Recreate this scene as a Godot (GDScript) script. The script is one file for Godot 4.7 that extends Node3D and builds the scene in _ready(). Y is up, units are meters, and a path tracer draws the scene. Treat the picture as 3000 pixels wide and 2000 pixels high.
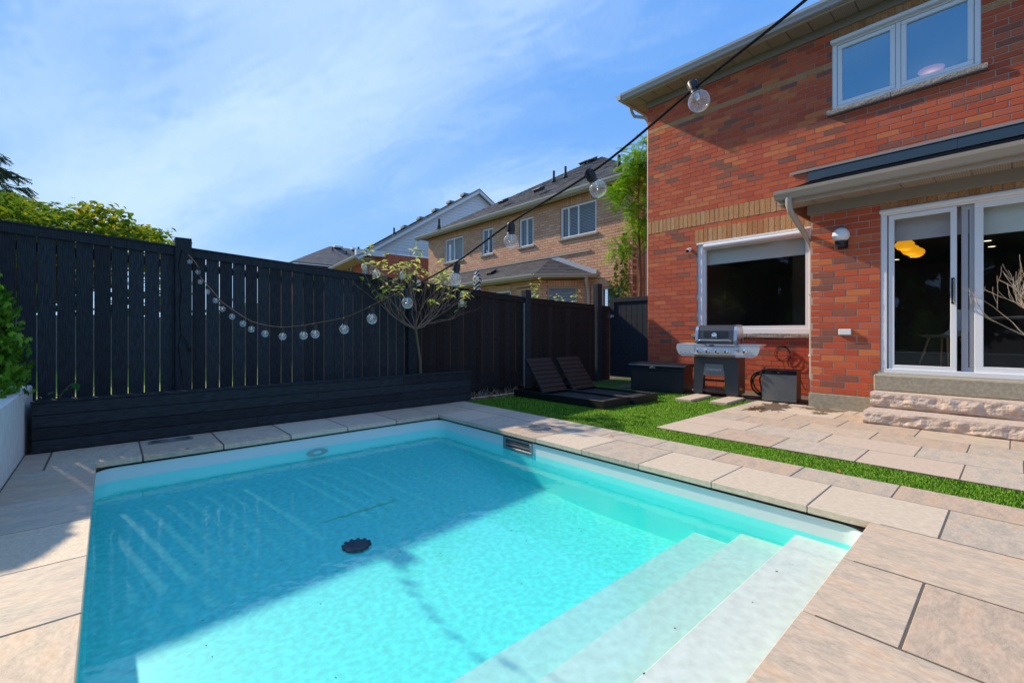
extends Node3D
# World: x runs along the side fence (away), -z runs along the house wall (away, towards the side fence), y up, metres. The patio surface is y = 0.

const EYE := Vector3(0, 1.05, 0)
const FWD := Vector3(0.6657, 0, -0.746)
const RIGHT := Vector3(0.746, 0, 0.6657)

var rng := RandomNumberGenerator.new()
var taken := {}
var mats := {}
var tex := {}
var bricks_made := {}


class MB:  # collects triangles
	var v := PackedVector3Array()
	var n := PackedVector3Array()
	var c := PackedColorArray()
	var t := PackedVector2Array()
	var col := Color(1, 1, 1)

	func tri(a: Vector3, b: Vector3, d: Vector3, na: Vector3, nb: Vector3, nd: Vector3, ua := Vector2.ZERO, ub := Vector2.ZERO, ud := Vector2.ZERO) -> void:
		if (b - a).cross(d - a).dot(na + nb + nd) > 0.0:
			v.append(a); v.append(d); v.append(b)
			n.append(na); n.append(nd); n.append(nb)
			t.append(ua); t.append(ud); t.append(ub)
		else:
			v.append(a); v.append(b); v.append(d)
			n.append(na); n.append(nb); n.append(nd)
			t.append(ua); t.append(ub); t.append(ud)
		c.append(col); c.append(col); c.append(col)

	func flat(a: Vector3, b: Vector3, d: Vector3, towards := Vector3.ZERO) -> void:
		var m := (d - a).cross(b - a).normalized()
		if towards != Vector3.ZERO and m.dot(towards) < 0.0:
			m = -m
		tri(a, b, d, m, m, m)

	func quad(a: Vector3, b: Vector3, d: Vector3, e: Vector3, m: Vector3) -> void:
		tri(a, b, d, m, m, m, Vector2(0, 1), Vector2(1, 1), Vector2(1, 0))
		tri(a, d, e, m, m, m, Vector2(0, 1), Vector2(1, 0), Vector2(0, 0))

	func quad4(a: Vector3, b: Vector3, d: Vector3, e: Vector3, na: Vector3, nb: Vector3, nd: Vector3, ne: Vector3) -> void:
		tri(a, b, d, na, nb, nd)
		tri(a, d, e, na, nd, ne)

	func box(x: Transform3D, s: Vector3, bev := 0.0) -> void:
		var h := s * 0.5
		var ax := [x.basis.x, x.basis.y, x.basis.z]
		for i in 3:
			var j := (i + 1) % 3
			var k := (i + 2) % 3
			for sg in [-1.0, 1.0]:
				var m: Vector3 = (ax[i] * sg).normalized()
				var o: Vector3 = x.origin + ax[i] * (h[i] * sg)
				var a: Vector3 = ax[j] * (h[j] - bev)
				var b: Vector3 = ax[k] * (h[k] - bev)
				quad(o - a - b, o + a - b, o + a + b, o - a + b, m)
		if bev <= 0.0:
			return
		for i in 3:
			var j := (i + 1) % 3
			var k := (i + 2) % 3
			var e: Vector3 = ax[i] * (h[i] - bev)
			for sj in [-1.0, 1.0]:
				for sk in [-1.0, 1.0]:
					var p: Vector3 = x.origin + ax[j] * (sj * h[j]) + ax[k] * (sk * (h[k] - bev))
					var q: Vector3 = x.origin + ax[j] * (sj * (h[j] - bev)) + ax[k] * (sk * h[k])
					quad(p - e, p + e, q + e, q - e, (ax[j] * sj + ax[k] * sk).normalized())
		for sx in [-1.0, 1.0]:
			for sy in [-1.0, 1.0]:
				for sz in [-1.0, 1.0]:
					var w := Vector3(sx, sy, sz)
					var ps := []
					for i in 3:
						var l := h - Vector3(bev, bev, bev)
						l[i] = h[i]
						ps.append(x * (l * w))
					var m: Vector3 = (x.basis * w).normalized()
					tri(ps[0], ps[1], ps[2], m, m, m)

	func bx(at: Vector3, s: Vector3, bev := 0.0) -> void:
		box(Transform3D(Basis(), at), s, bev)

	# a box between two corners
	func span(a: Vector3, b: Vector3, bev := 0.0) -> void:
		bx((a + b) * 0.5, (b - a).abs(), bev)

	# a bar of section w x h from a to b; «up» fixes the roll
	func bar(a: Vector3, b: Vector3, w: float, h: float, up := Vector3.UP, bev := 0.0) -> void:
		var d := (b - a)
		var l := d.length()
		d /= l
		var s := up.cross(d).normalized()
		var u := d.cross(s).normalized()
		box(Transform3D(Basis(s, u, d), (a + b) * 0.5), Vector3(w, h, l), bev)

	func tube(ps: Array, rs: Array, sides := 8, caps := true) -> void:
		var rings := []
		var nor := Vector3.ZERO
		for i in ps.size():
			var d: Vector3 = (ps[mini(i + 1, ps.size() - 1)] - ps[maxi(i - 1, 0)]).normalized()
			if nor == Vector3.ZERO:
				nor = d.cross(Vector3.UP if absf(d.y) < 0.9 else Vector3.RIGHT).normalized()
			else:
				nor = (nor - d * nor.dot(d)).normalized()
			var bi := d.cross(nor)
			var ring := []
			for k in sides:
				var a := TAU * k / sides
				var m := nor * cos(a) + bi * sin(a)
				ring.append([ps[i] + m * rs[i], m])
			rings.append(ring)
		for i in ps.size() - 1:
			for k in sides:
				var a = rings[i][k]
				var b = rings[i][(k + 1) % sides]
				var d = rings[i + 1][(k + 1) % sides]
				var e = rings[i + 1][k]
				quad4(a[0], b[0], d[0], e[0], a[1], b[1], d[1], e[1])
		if caps:
			for end in [0, ps.size() - 1]:
				if rs[end] > 0.002:
					var m: Vector3 = (ps[0] - ps[1]).normalized() if end == 0 else (ps[-1] - ps[-2]).normalized()
					for k in sides:
						tri(ps[end], rings[end][k][0], rings[end][(k + 1) % sides][0], m, m, m)

	# profile of Vector2(radius, height) turned about x's y axis
	func lathe(x: Transform3D, prof: Array, sides := 16, squash := Vector2.ONE) -> void:
		for i in prof.size() - 1:
			var p: Vector2 = prof[i]
			var q: Vector2 = prof[i + 1]
			var g := q - p
			var flatn := Vector2(g.y, -g.x).normalized()
			var np_ := flatn
			var nq := flatn
			if i > 0 and (p - prof[i - 1]).normalized().dot(g.normalized()) > 0.6:
				var g0: Vector2 = p - prof[i - 1]
				np_ = (flatn + Vector2(g0.y, -g0.x).normalized()).normalized()
			if i + 2 < prof.size() and (prof[i + 2] - q).normalized().dot(g.normalized()) > 0.6:
				var g1: Vector2 = prof[i + 2] - q
				nq = (flatn + Vector2(g1.y, -g1.x).normalized()).normalized()
			for k in sides:
				var a := TAU * k / sides
				var b := TAU * (k + 1) / sides
				var f := func(pp: Vector2, an: float) -> Vector3: return x * Vector3(pp.x * cos(an) * squash.x, pp.y, pp.x * sin(an) * squash.y)
				var h := func(mm: Vector2, an: float) -> Vector3: return (x.basis * Vector3(mm.x * cos(an), mm.y, mm.x * sin(an))).normalized()
				if p.x > 1e-5:
					tri(f.call(p, a), f.call(p, b), f.call(q, b), h.call(np_, a), h.call(np_, b), h.call(nq, b), Vector2(float(k) / sides, p.y), Vector2(float(k + 1) / sides, p.y), Vector2(float(k + 1) / sides, q.y))
				if q.x > 1e-5:
					tri(f.call(p, a), f.call(q, b), f.call(q, a), h.call(np_, a), h.call(nq, b), h.call(nq, a), Vector2(float(k) / sides, p.y), Vector2(float(k + 1) / sides, q.y), Vector2(float(k) / sides, q.y))

	func ball(x: Transform3D, r: float, sides := 16, rings := 8) -> void:
		var prof := []
		for i in rings + 1:
			var a := PI * i / rings - PI / 2
			prof.append(Vector2(cos(a) * r, sin(a) * r))
		lathe(x, prof, sides)

	# polygon (x, y of the transform) pushed out by depth along its z
	func prism(x: Transform3D, poly: PackedVector2Array, depth: float) -> void:
		var ids := Geometry2D.triangulate_polygon(poly)
		var zf := x.basis.z.normalized()
		for i in range(0, ids.size(), 3):
			for z in [0.0, depth]:
				var p := []
				for k in 3:
					var q := poly[ids[i + k]]
					p.append(x * Vector3(q.x, q.y, z))
				var m := zf * (1.0 if z == depth else -1.0) * signf(depth)
				tri(p[0], p[1], p[2], m, m, m)
		var area := 0.0
		for i in poly.size():
			area += poly[i].cross(poly[(i + 1) % poly.size()])
		var turn := -signf(area)
		for i in poly.size():
			var a := poly[i]
			var b := poly[(i + 1) % poly.size()]
			var m2 := Vector2(b.y - a.y, a.x - b.x) * -turn
			var m := (x.basis * Vector3(m2.x, m2.y, 0)).normalized()
			quad(x * Vector3(a.x, a.y, 0), x * Vector3(b.x, b.y, 0), x * Vector3(b.x, b.y, depth), x * Vector3(a.x, a.y, depth), m)

	func done() -> ArrayMesh:
		var m := ArrayMesh.new()
		if v.is_empty():
			return m
		var arr := []
		arr.resize(Mesh.ARRAY_MAX)
		arr[Mesh.ARRAY_VERTEX] = v
		arr[Mesh.ARRAY_NORMAL] = n
		arr[Mesh.ARRAY_COLOR] = c
		arr[Mesh.ARRAY_TEX_UV] = t
		m.add_surface_from_arrays(Mesh.PRIMITIVE_TRIANGLES, arr)
		return m


func P(u: float, y: float, w: float) -> Vector3:  # w is measured along the house wall
	return Vector3(u, y, -w)


func numbered(s: String) -> String:
	var k: int = taken.get(s, 0)
	taken[s] = k + 1
	return s if k == 0 else "%s_%03d" % [s, k]


func tag(o: Node3D, label: String, category: String, group := "", kind := "") -> Node3D:
	o.set_meta("label", label)
	o.set_meta("category", category)
	if group:
		o.set_meta("group", group)
	if kind:
		o.set_meta("kind", kind)
	return o


func thing(called: String, label: String, category: String, at := Vector3.ZERO, turn := 0.0, group := "") -> Node3D:
	var o := Node3D.new()
	o.name = numbered(called)
	add_child(o)
	o.position = at
	o.rotation.y = turn
	return tag(o, label, category, group)


func obj(called: String, m, material: Material, parent: Node = self, x := Transform3D()) -> MeshInstance3D:
	var o := MeshInstance3D.new()
	o.mesh = m.done() if m is MB else m
	o.material_override = material
	if parent == self:
		o.name = numbered(called)
		add_child(o)
	else:
		o.name = called
		parent.add_child(o, true)
	o.transform = x
	return o


func struct(called: String, m, material: Material) -> MeshInstance3D:
	var o := obj(called, m, material)
	o.set_meta("kind", "structure")
	return o


func many(called: String, m: Mesh, material: Material, xs: Array, cols: Array, parent: Node = self) -> MultiMeshInstance3D:
	var mm := MultiMesh.new()
	mm.transform_format = MultiMesh.TRANSFORM_3D
	mm.use_colors = true
	mm.mesh = m
	mm.instance_count = xs.size()
	for i in xs.size():
		mm.set_instance_transform(i, xs[i])
		mm.set_instance_color(i, cols[i])
	var o := MultiMeshInstance3D.new()
	o.multimesh = mm
	o.material_override = material
	if parent == self:
		o.name = numbered(called)
		add_child(o)
	else:
		o.name = called
		parent.add_child(o, true)
	o.set_meta("kind", "stuff")
	return o


func noise_tex(key: String, freq: float, octaves: int, lo: float, hi: float, seed_: int, kind := FastNoiseLite.TYPE_SIMPLEX_SMOOTH, size := 512, warp := 0.0, gain := 0.5) -> Texture2D:
	if tex.has(key):
		return tex[key]
	var f := FastNoiseLite.new()
	f.noise_type = kind
	f.seed = seed_
	f.frequency = freq
	f.fractal_octaves = octaves
	f.fractal_gain = gain
	if warp > 0.0:
		f.domain_warp_enabled = true
		f.domain_warp_amplitude = warp
		f.domain_warp_frequency = freq * 0.7
	var im := f.get_seamless_image(size, size)
	im.convert(Image.FORMAT_RGB8)
	for y in size:
		for x in size:
			var g := lo + (hi - lo) * im.get_pixel(x, y).r
			im.set_pixel(x, y, Color(g, g, g))
	tex[key] = ImageTexture.create_from_image(im)
	return tex[key]


# colour in linear, real-world values
func mat(key: String, c: Color, rough := 0.8, metal := 0.0, t: Texture2D = null, scale := Vector3.ONE, bump: Texture2D = null, bump_cm := 0.0, vc := false) -> StandardMaterial3D:
	if mats.has(key):
		return mats[key]
	var m := StandardMaterial3D.new()
	m.resource_name = key
	m.albedo_color = c.linear_to_srgb()
	m.roughness = rough
	m.metallic = metal
	m.vertex_color_use_as_albedo = vc
	if t or bump:
		m.uv1_triplanar = true
		m.uv1_world_triplanar = true
		m.uv1_scale = scale
		m.albedo_texture = t
		if bump:
			m.heightmap_enabled = true
			m.heightmap_texture = bump
			m.heightmap_scale = bump_cm
	mats[key] = m
	return m


func leafy(key: String, c: Color, back: Color, rough := 0.9) -> StandardMaterial3D:
	var m := mat(key, c, rough, 0.0, null, Vector3.ONE, null, 0.0, true)
	m.metallic_specular = 0.12
	m.backlight_enabled = true
	m.backlight = back.linear_to_srgb()
	m.cull_mode = BaseMaterial3D.CULL_DISABLED
	return m


func glass(key: String, alpha: float, tint := Color(0.8, 0.9, 0.95), metal := 0.0) -> StandardMaterial3D:
	var m := mat(key, tint, 0.02, metal)
	m.albedo_color.a = alpha
	m.transparency = BaseMaterial3D.TRANSPARENCY_ALPHA
	return m


func vary(c: Color, by: float) -> Color:
	var k := 1.0 + rng.randf_range(-by, by)
	return Color(c.r * k * (1.0 + rng.randf_range(-by, by) * 0.25), c.g * k, c.b * k * (1.0 + rng.randf_range(-by, by) * 0.25))


func pixel(p: Vector3) -> Vector3:  # where a point shows in the 3000 x 2000 frame, and its distance ahead (used only to rank pieces by size)
	var d := p - EYE
	var f := d.dot(FWD)
	return Vector3(1500 + 1325 * d.dot(RIGHT) / f, 974 - 1325 * d.y / f, f) if f > 0.1 else Vector3(-9999, -9999, -1)


func in_frame(p: Vector3, edge := 40.0) -> bool:
	var q := pixel(p)
	return q.z > 0 and q.x > -edge and q.x < 3000 + edge and q.y > -edge and q.y < 2000 + edge


func sky_panorama() -> ImageTexture:
	var to_sun := Vector3(-0.34, 1.0, -1.34).normalized()
	var w := 1536
	var h := 768
	var im := Image.create(w, h, false, Image.FORMAT_RGBAF)
	var f := FastNoiseLite.new()
	f.noise_type = FastNoiseLite.TYPE_SIMPLEX_SMOOTH
	f.seed = 11
	f.frequency = 0.55
	f.fractal_octaves = 6
	f.fractal_gain = 0.52
	f.domain_warp_enabled = true
	f.domain_warp_amplitude = 0.55
	f.domain_warp_frequency = 0.45
	var g := FastNoiseLite.new()
	g.noise_type = FastNoiseLite.TYPE_SIMPLEX_SMOOTH
	g.seed = 4
	g.frequency = 0.42
	g.fractal_octaves = 3
	for y in h:
		var el := PI * (0.5 - (y + 0.5) / h)
		for x in w:
			var az := TAU * ((x + 0.5) / w - 0.5)
			var d := Vector3(sin(az) * cos(el), sin(el), -cos(az) * cos(el))
			if el < -0.02:
				im.set_pixel(x, y, Color(0.30, 0.33, 0.36, 1))
				continue
			var up := maxf(d.y, 0.0)
			var blue := Color(0.20, 0.43, 0.76).lerp(Color(0.030, 0.20, 0.61), clampf(pow(up, 0.75) * 1.55, 0, 1))
			var q := d / (up + 0.20)
			# the streaks of cirrus run along one direction on the cloud sheet
			var s := q.x * -0.3 - q.z * 0.95
			var r := q.x * 0.95 - q.z * 0.3
			var a := f.get_noise_3d(s * 0.45, r * 1.4, 0.7) * 0.5 + 0.5
			var b := g.get_noise_3d(q.x * 0.8, q.z * 0.8, 9.0) * 0.5 + 0.5
			var k := smoothstep(0.38, 0.84, a * 0.75 + b * 0.55 - 0.14)
			k = 0.07 + clampf(k, 0, 1) * 0.83
			var haze := exp(-up * 3.6) * 0.48
			var c := blue.lerp(Color(0.475, 0.62, 0.80), k)
			c = c.lerp(Color(0.37, 0.52, 0.71), haze)
			# a glow added round the out-of-view sun, partly to lift the shade
			var off := acos(clampf(d.dot(to_sun), -1, 1))
			c += Color(0.9, 0.88, 0.82) * (0.28 * exp(-off / 0.25))
			im.set_pixel(x, y, Color(c.r, c.g, c.b, 1))
	return ImageTexture.create_from_image(im)


func setup_view() -> void:
	var cam := Camera3D.new()
	cam.name = "camera"
	add_child(cam)
	cam.position = EYE
	cam.rotation.y = -atan2(0.6657, 0.746)
	cam.projection = Camera3D.PROJECTION_FRUSTUM
	cam.keep_aspect = Camera3D.KEEP_HEIGHT
	cam.near = 0.05
	cam.far = 400.0
	cam.size = 0.05 * 2000.0 / 1325.0
	cam.frustum_offset = Vector2(0, -0.05 * 26.0 / 1325.0)
	cam.current = true
	var env := Environment.new()
	env.background_mode = Environment.BG_SKY
	var sky := Sky.new()
	var pan := PanoramaSkyMaterial.new()
	pan.panorama = sky_panorama()
	sky.sky_material = pan
	env.sky = sky
	env.background_energy_multiplier = 0.76
	env.tonemap_mode = Environment.TONE_MAPPER_LINEAR
	env.tonemap_exposure = 1.95
	env.sdfgi_enabled = true
	env.ssao_enabled = true
	env.ssil_enabled = true
	var we := WorldEnvironment.new()
	we.name = "world_environment"
	we.environment = env
	add_child(we)
	var sun := DirectionalLight3D.new()
	sun.name = "sun"
	add_child(sun)
	sun.look_at_from_position(Vector3.ZERO, Vector3(0.34, -1.0, 1.34))
	sun.light_color = Color(1.0, 0.93, 0.82)
	sun.light_energy = 0.92
	sun.light_angular_distance = 1.0
	sun.shadow_enabled = true


func make_materials() -> void:
	var fine := noise_tex("fine", 0.08, 4, 0.70, 1.0, 1)
	var coarse := noise_tex("coarse", 0.018, 5, 0.55, 1.0, 2)
	var streak := noise_tex("streak", 0.03, 5, 0.55, 1.0, 3, FastNoiseLite.TYPE_SIMPLEX_SMOOTH, 512, 12.0)
	var rock := noise_tex("rock", 0.03, 5, 0.0, 1.0, 4, FastNoiseLite.TYPE_SIMPLEX, 512, 20.0, 0.6)
	var grit := noise_tex("grit", 0.25, 2, 0.0, 1.0, 5, FastNoiseLite.TYPE_SIMPLEX, 256)
	var tan_c := noise_tex("tanface", 0.05, 5, 0.58, 1.0, 6, FastNoiseLite.TYPE_SIMPLEX, 512, 14.0, 0.62)
	noise_tex("faint", 0.03, 4, 0.90, 1.0, 41)
	noise_tex("conc", 0.03, 5, 0.80, 1.0, 42)
	mat("mortar_tan", Color(0.27, 0.18, 0.115), 0.95, 0, fine, Vector3(3, 3, 3))
	mat("mortar", Color(0.62, 0.52, 0.43), 0.95, 0, fine, Vector3(3, 3, 3), grit, 0.15)
	mat("brick_any", Color(1, 1, 1), 0.85, 0, fine, Vector3(3, 5, 3), grit, 0.12, true)
	mat("tan_any", Color(1, 1, 1), 0.88, 0, fine, Vector3(2.2, 2.2, 2.2), rock, 0.7, true)
	var reds := [Color(0.76, 0.135, 0.045), Color(0.71, 0.118, 0.042), Color(0.80, 0.155, 0.052), Color(0.68, 0.112, 0.042), Color(0.76, 0.168, 0.072), Color(0.86, 0.235, 0.068), Color(0.83, 0.205, 0.064), Color(0.45, 0.135, 0.074), Color(0.37, 0.125, 0.076)]
	for i in reds.size():
		mat("brick_%d" % i, reds[i], 0.85, 0, fine, Vector3(3, 5, 3), grit, 0.12)
	var tans := [Color(0.92, 0.48, 0.20), Color(0.88, 0.43, 0.17), Color(0.95, 0.53, 0.25), Color(0.80, 0.35, 0.13)]
	for i in tans.size():
		mat("tan_%d" % i, tans[i], 0.9, 0, tan_c, Vector3(2.6, 2.6, 2.6), rock, 1.3)
	var far := [Color(0.93, 0.51, 0.32), Color(0.89, 0.47, 0.29), Color(0.95, 0.56, 0.36), Color(0.84, 0.43, 0.27)]
	for i in far.size():
		mat("far_%d" % i, far[i], 0.9, 0, fine, Vector3(1.5, 1.5, 1.5), rock, 0.8)
	var stone_t := noise_tex("stone", 0.03, 6, 0.82, 1.0, 8, FastNoiseLite.TYPE_SIMPLEX_SMOOTH, 1024, 30.0, 0.72)
	var stones := [Color(0.72, 0.585, 0.44), Color(0.64, 0.545, 0.43), Color(0.71, 0.555, 0.415), Color(0.68, 0.585, 0.47), Color(0.75, 0.615, 0.455), Color(0.66, 0.515, 0.385)]
	for i in stones.size():
		var m := mat("stone_%d" % i, stones[i], 0.72, 0, stone_t, Vector3(0.55, 1, 1.5) if i % 2 else Vector3(1.3, 1, 0.6), rock, 0.05)
		if i == 2 or i == 4:
			continue
		m.detail_enabled = true
		m.detail_blend_mode = BaseMaterial3D.BLEND_MODE_MUL
		m.detail_albedo = vein_texture()
		m.detail_mask = white_tex()
		m.detail_uv_layer = BaseMaterial3D.DETAIL_UV_1
	mat("joint", Color(0.19, 0.155, 0.115), 0.95, 0, fine, Vector3(4, 4, 4), grit, 0.3)
	mat("rockface", Color(0.70, 0.55, 0.44), 0.9, 0, tex.conc, Vector3(1.5, 1.5, 1.5), rock, 0.35)
	mat("sillstone", Color(0.55, 0.50, 0.43), 0.9, 0, coarse, Vector3(3, 3, 3), rock, 0.9)
	mat("concrete", Color(0.42, 0.375, 0.28), 0.92, 0, noise_tex("conc", 0.03, 5, 0.80, 1.0, 42), Vector3(1.2, 1.2, 1.2), grit, 0.2)
	mat("render", Color(0.86, 0.85, 0.79), 0.9, 0, tex.faint, Vector3(0.9, 0.5, 0.9), grit, 0.2)
	mat("fence_black", Color(0.044, 0.055, 0.068), 0.75, 0, streak, Vector3(7, 0.45, 7), streak, 0.35)
	mat("fence_brown", Color(0.042, 0.036, 0.037), 0.75, 0, streak, Vector3(6, 0.5, 6), streak, 0.25)
	mat("planter", Color(0.040, 0.048, 0.059), 0.75, 0, streak, Vector3(0.5, 6, 6), streak, 0.25)
	mat("lounge", Color(0.020, 0.015, 0.015), 0.55, 0, streak, Vector3(5, 5, 0.6), streak, 0.2)
	mat("lounge_black", Color(0.012, 0.013, 0.016), 0.5, 0, streak, Vector3(5, 5, 0.6), streak, 0.2)
	mat("weathered", Color(0.27, 0.26, 0.25), 0.9, 0, streak, Vector3(6, 0.5, 6))
	mat("cedar", Color(0.55, 0.27, 0.12), 0.8)
	mat("soil", Color(0.07, 0.05, 0.035), 1.0, 0, coarse, Vector3(3, 3, 3), rock, 2.5)
	mat("turf_base", Color(0.06, 0.17, 0.02), 0.95, 0, fine, Vector3(6, 6, 6), grit, 0.6)
	mat("far_lawn", Color(0.30, 0.42, 0.035), 0.95, 0, coarse, Vector3(0.8, 0.8, 0.8))
	mat("earth", Color(0.16, 0.14, 0.11), 1.0, 0, coarse, Vector3(0.6, 0.6, 0.6))
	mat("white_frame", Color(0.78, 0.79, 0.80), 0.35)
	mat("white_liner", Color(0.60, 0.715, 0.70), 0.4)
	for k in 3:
		mat("step_depth_tint_%d" % k, [Color(0.70, 0.79, 0.725), Color(0.47, 0.75, 0.68), Color(0.32, 0.74, 0.68)][k], 0.5, 0, tex.faint, Vector3(0.9, 0.9, 0.9))  # deeper steps carry more of the water's tint in their colour
	mat("liner", Color(0.075, 0.87, 0.80), 0.5, 0, noise_tex("linert", 0.03, 3, 0.86, 1.0, 31), Vector3(1.1, 1.1, 1.1))  # the water's turquoise is put into the liner, pale in itself
	mat("liner_wall", Color(0.06, 0.87, 0.81), 0.5)  # underwater wall coloured with the same water tint
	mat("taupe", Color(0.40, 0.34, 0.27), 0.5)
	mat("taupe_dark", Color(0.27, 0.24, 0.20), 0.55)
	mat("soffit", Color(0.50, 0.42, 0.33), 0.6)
	mat("gutter_grey", Color(0.40, 0.41, 0.44), 0.35)
	mat("gutter_far", Color(0.46, 0.42, 0.38), 0.4)
	mat("downspout", Color(0.42, 0.37, 0.31), 0.4)
	mat("flashing", Color(0.022, 0.045, 0.065), 0.4, 0.3)
	mat("flash_light", Color(0.30, 0.27, 0.24), 0.5)
	mat("shingle_any", Color(1, 1, 1), 0.9, 0, fine, Vector3(5, 5, 5), grit, 0.3, true)
	mat("siding", Color(0.56, 0.61, 0.66), 0.55)
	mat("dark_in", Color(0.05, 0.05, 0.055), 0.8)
	mat("room_wall", Color(0.15, 0.15, 0.15), 0.9)
	mat("room_ceiling", Color(0.14, 0.14, 0.14), 0.9)
	mat("room_floor", Color(0.03, 0.028, 0.025), 0.5)
	mat("blind", Color(0.52, 0.60, 0.56), 0.9)
	mat("blind_grey", Color(0.42, 0.42, 0.42), 0.9)
	mat("slat_blind", Color(0.70, 0.72, 0.74), 0.6)
	mat("black_plastic", Color(0.012, 0.014, 0.017), 0.45)
	mat("box_plastic", Color(0.014, 0.020, 0.027), 0.42)
	mat("grey_plastic", Color(0.17, 0.19, 0.18), 0.5)
	mat("lid_plastic", Color(0.20, 0.19, 0.165), 0.6)
	mat("rubber", Color(0.015, 0.015, 0.016), 0.85)
	mats.rubber.metallic_specular = 0.2
	mat("steel", Color(0.62, 0.63, 0.64), 0.28, 0.9)
	mat("steel_brushed", Color(0.86, 0.865, 0.87), 0.38, 0.12, noise_tex("brushed", 0.05, 3, 0.8, 1.0, 15), Vector3(1, 14, 1))
	mat("chrome", Color(0.75, 0.75, 0.76), 0.08, 1.0)
	mat("grill_grey", Color(0.052, 0.057, 0.068), 0.4)
	mat("grill_plate", Color(0.22, 0.24, 0.26), 0.4, 0.4)
	mat("fridge_face", Color(0.20, 0.205, 0.21), 0.42, 0.45, tex.faint, Vector3(2, 1.2, 2))
	mat("white_plastic", Color(0.75, 0.76, 0.77), 0.35)
	mat("yellow", Color(0.72, 0.50, 0.02), 0.5)
	mat("hose", Color(0.015, 0.06, 0.035), 0.5)
	mat("bark", Color(0.20, 0.16, 0.11), 0.9, 0, fine, Vector3(9, 3, 9), rock, 0.5)
	mat("twig", Color(0.22, 0.155, 0.115), 0.85)
	mat("twig_pale", Color(0.42, 0.33, 0.245), 0.85)
	mat("trunk", Color(0.17, 0.16, 0.09), 0.9, 0, fine, Vector3(9, 3, 9), rock, 0.4)
	mat("petal", Color(0.78, 0.76, 0.62), 0.8)
	mat("dead_petal", Color(0.30, 0.23, 0.16), 0.9)
	mat("dead_leaf", Color(0.42, 0.17, 0.035), 0.8)
	mat("wet_stain", Color(0.20, 0.135, 0.08), 0.25)
	mat("algae", Color(0.10, 0.60, 0.36), 0.8)
	mat("drain", Color(0.012, 0.03, 0.06), 0.5)
	mat("pool_ring", Color(0.03, 0.28, 0.30), 0.5)
	mat("skimmer", Color(0.13, 0.20, 0.21), 0.4)
	mat("lampshade", Color(0.75, 0.38, 0.02), 0.5)
	mat("sofa", Color(0.02, 0.09, 0.16), 0.9)
	mat("table_white", Color(0.62, 0.66, 0.64), 0.4)
	for k in ["fence_black", "fence_brown", "planter"]:
		mats[k].metallic_specular = 0.3
		for i in 3:  # boards take the stain differently
			var v: StandardMaterial3D = mats[k].duplicate()
			v.albedo_color = (mats[k].albedo_color.srgb_to_linear() * [0.82, 1.18, 1.0][i]).linear_to_srgb()
			v.uv1_offset = Vector3(0.3 * i, 0.7 * i, 0.2 * i)
			mats["%s_%d" % [k, i]] = v
	leafy("leaf", Color(1, 1, 1), Color(0.85, 0.85, 0.45))
	leafy("hydrangea_leaf", Color(0.30, 0.36, 0.030), Color(0.6, 0.6, 0.2))
	mats["hydrangea_leaf"].vertex_color_use_as_albedo = false
	leafy("leaf_dark", Color(0.03, 0.10, 0.025), Color(0.2, 0.25, 0.1))
	mats["leaf_dark"].vertex_color_use_as_albedo = false
	leafy("turf_blade", Color(1, 1, 1), Color(0.25, 0.25, 0.15), 0.6)
	glass("pane", 0.002, Color(0.75, 0.85, 0.9))
	glass("pane_sky", 0.02, Color(0.34, 0.66, 0.88), 0.52)  # the sky's blue reflection is put into this tint
	glass("pane_far", 0.01, Color(0.75, 0.85, 0.9), 0.05)
	glass("bulb_glass", 0.10, Color(0.95, 0.97, 1.0))
	var wm := glass("water", 0.002, Color(0.80, 0.95, 0.97))
	wm.metallic_specular = 0.5
	wm.normal_enabled = true
	var wn := NoiseTexture2D.new()
	var wf := FastNoiseLite.new()
	wf.noise_type = FastNoiseLite.TYPE_SIMPLEX_SMOOTH
	wf.frequency = 0.012
	wf.fractal_octaves = 3
	wf.fractal_gain = 0.42
	wf.domain_warp_enabled = true
	wf.domain_warp_amplitude = 18.0
	wn.noise = wf
	wn.width = 512
	wn.height = 512
	wn.seamless = true
	wn.as_normal_map = true
	wn.bump_strength = 6.0
	wm.normal_texture = wn
	wm.normal_scale = 0.09
	wm.uv1_triplanar = true
	wm.uv1_world_triplanar = true
	wm.uv1_scale = Vector3(1.0, 1.0, 1.0)


func white_tex() -> Texture2D:
	if not tex.has("white"):
		tex["white"] = ImageTexture.create_from_image(Image.create(4, 4, false, Image.FORMAT_RGB8))
		var im := Image.create(4, 4, false, Image.FORMAT_RGB8)
		im.fill(Color.WHITE)
		tex["white"] = ImageTexture.create_from_image(im)
	return tex["white"]


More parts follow.
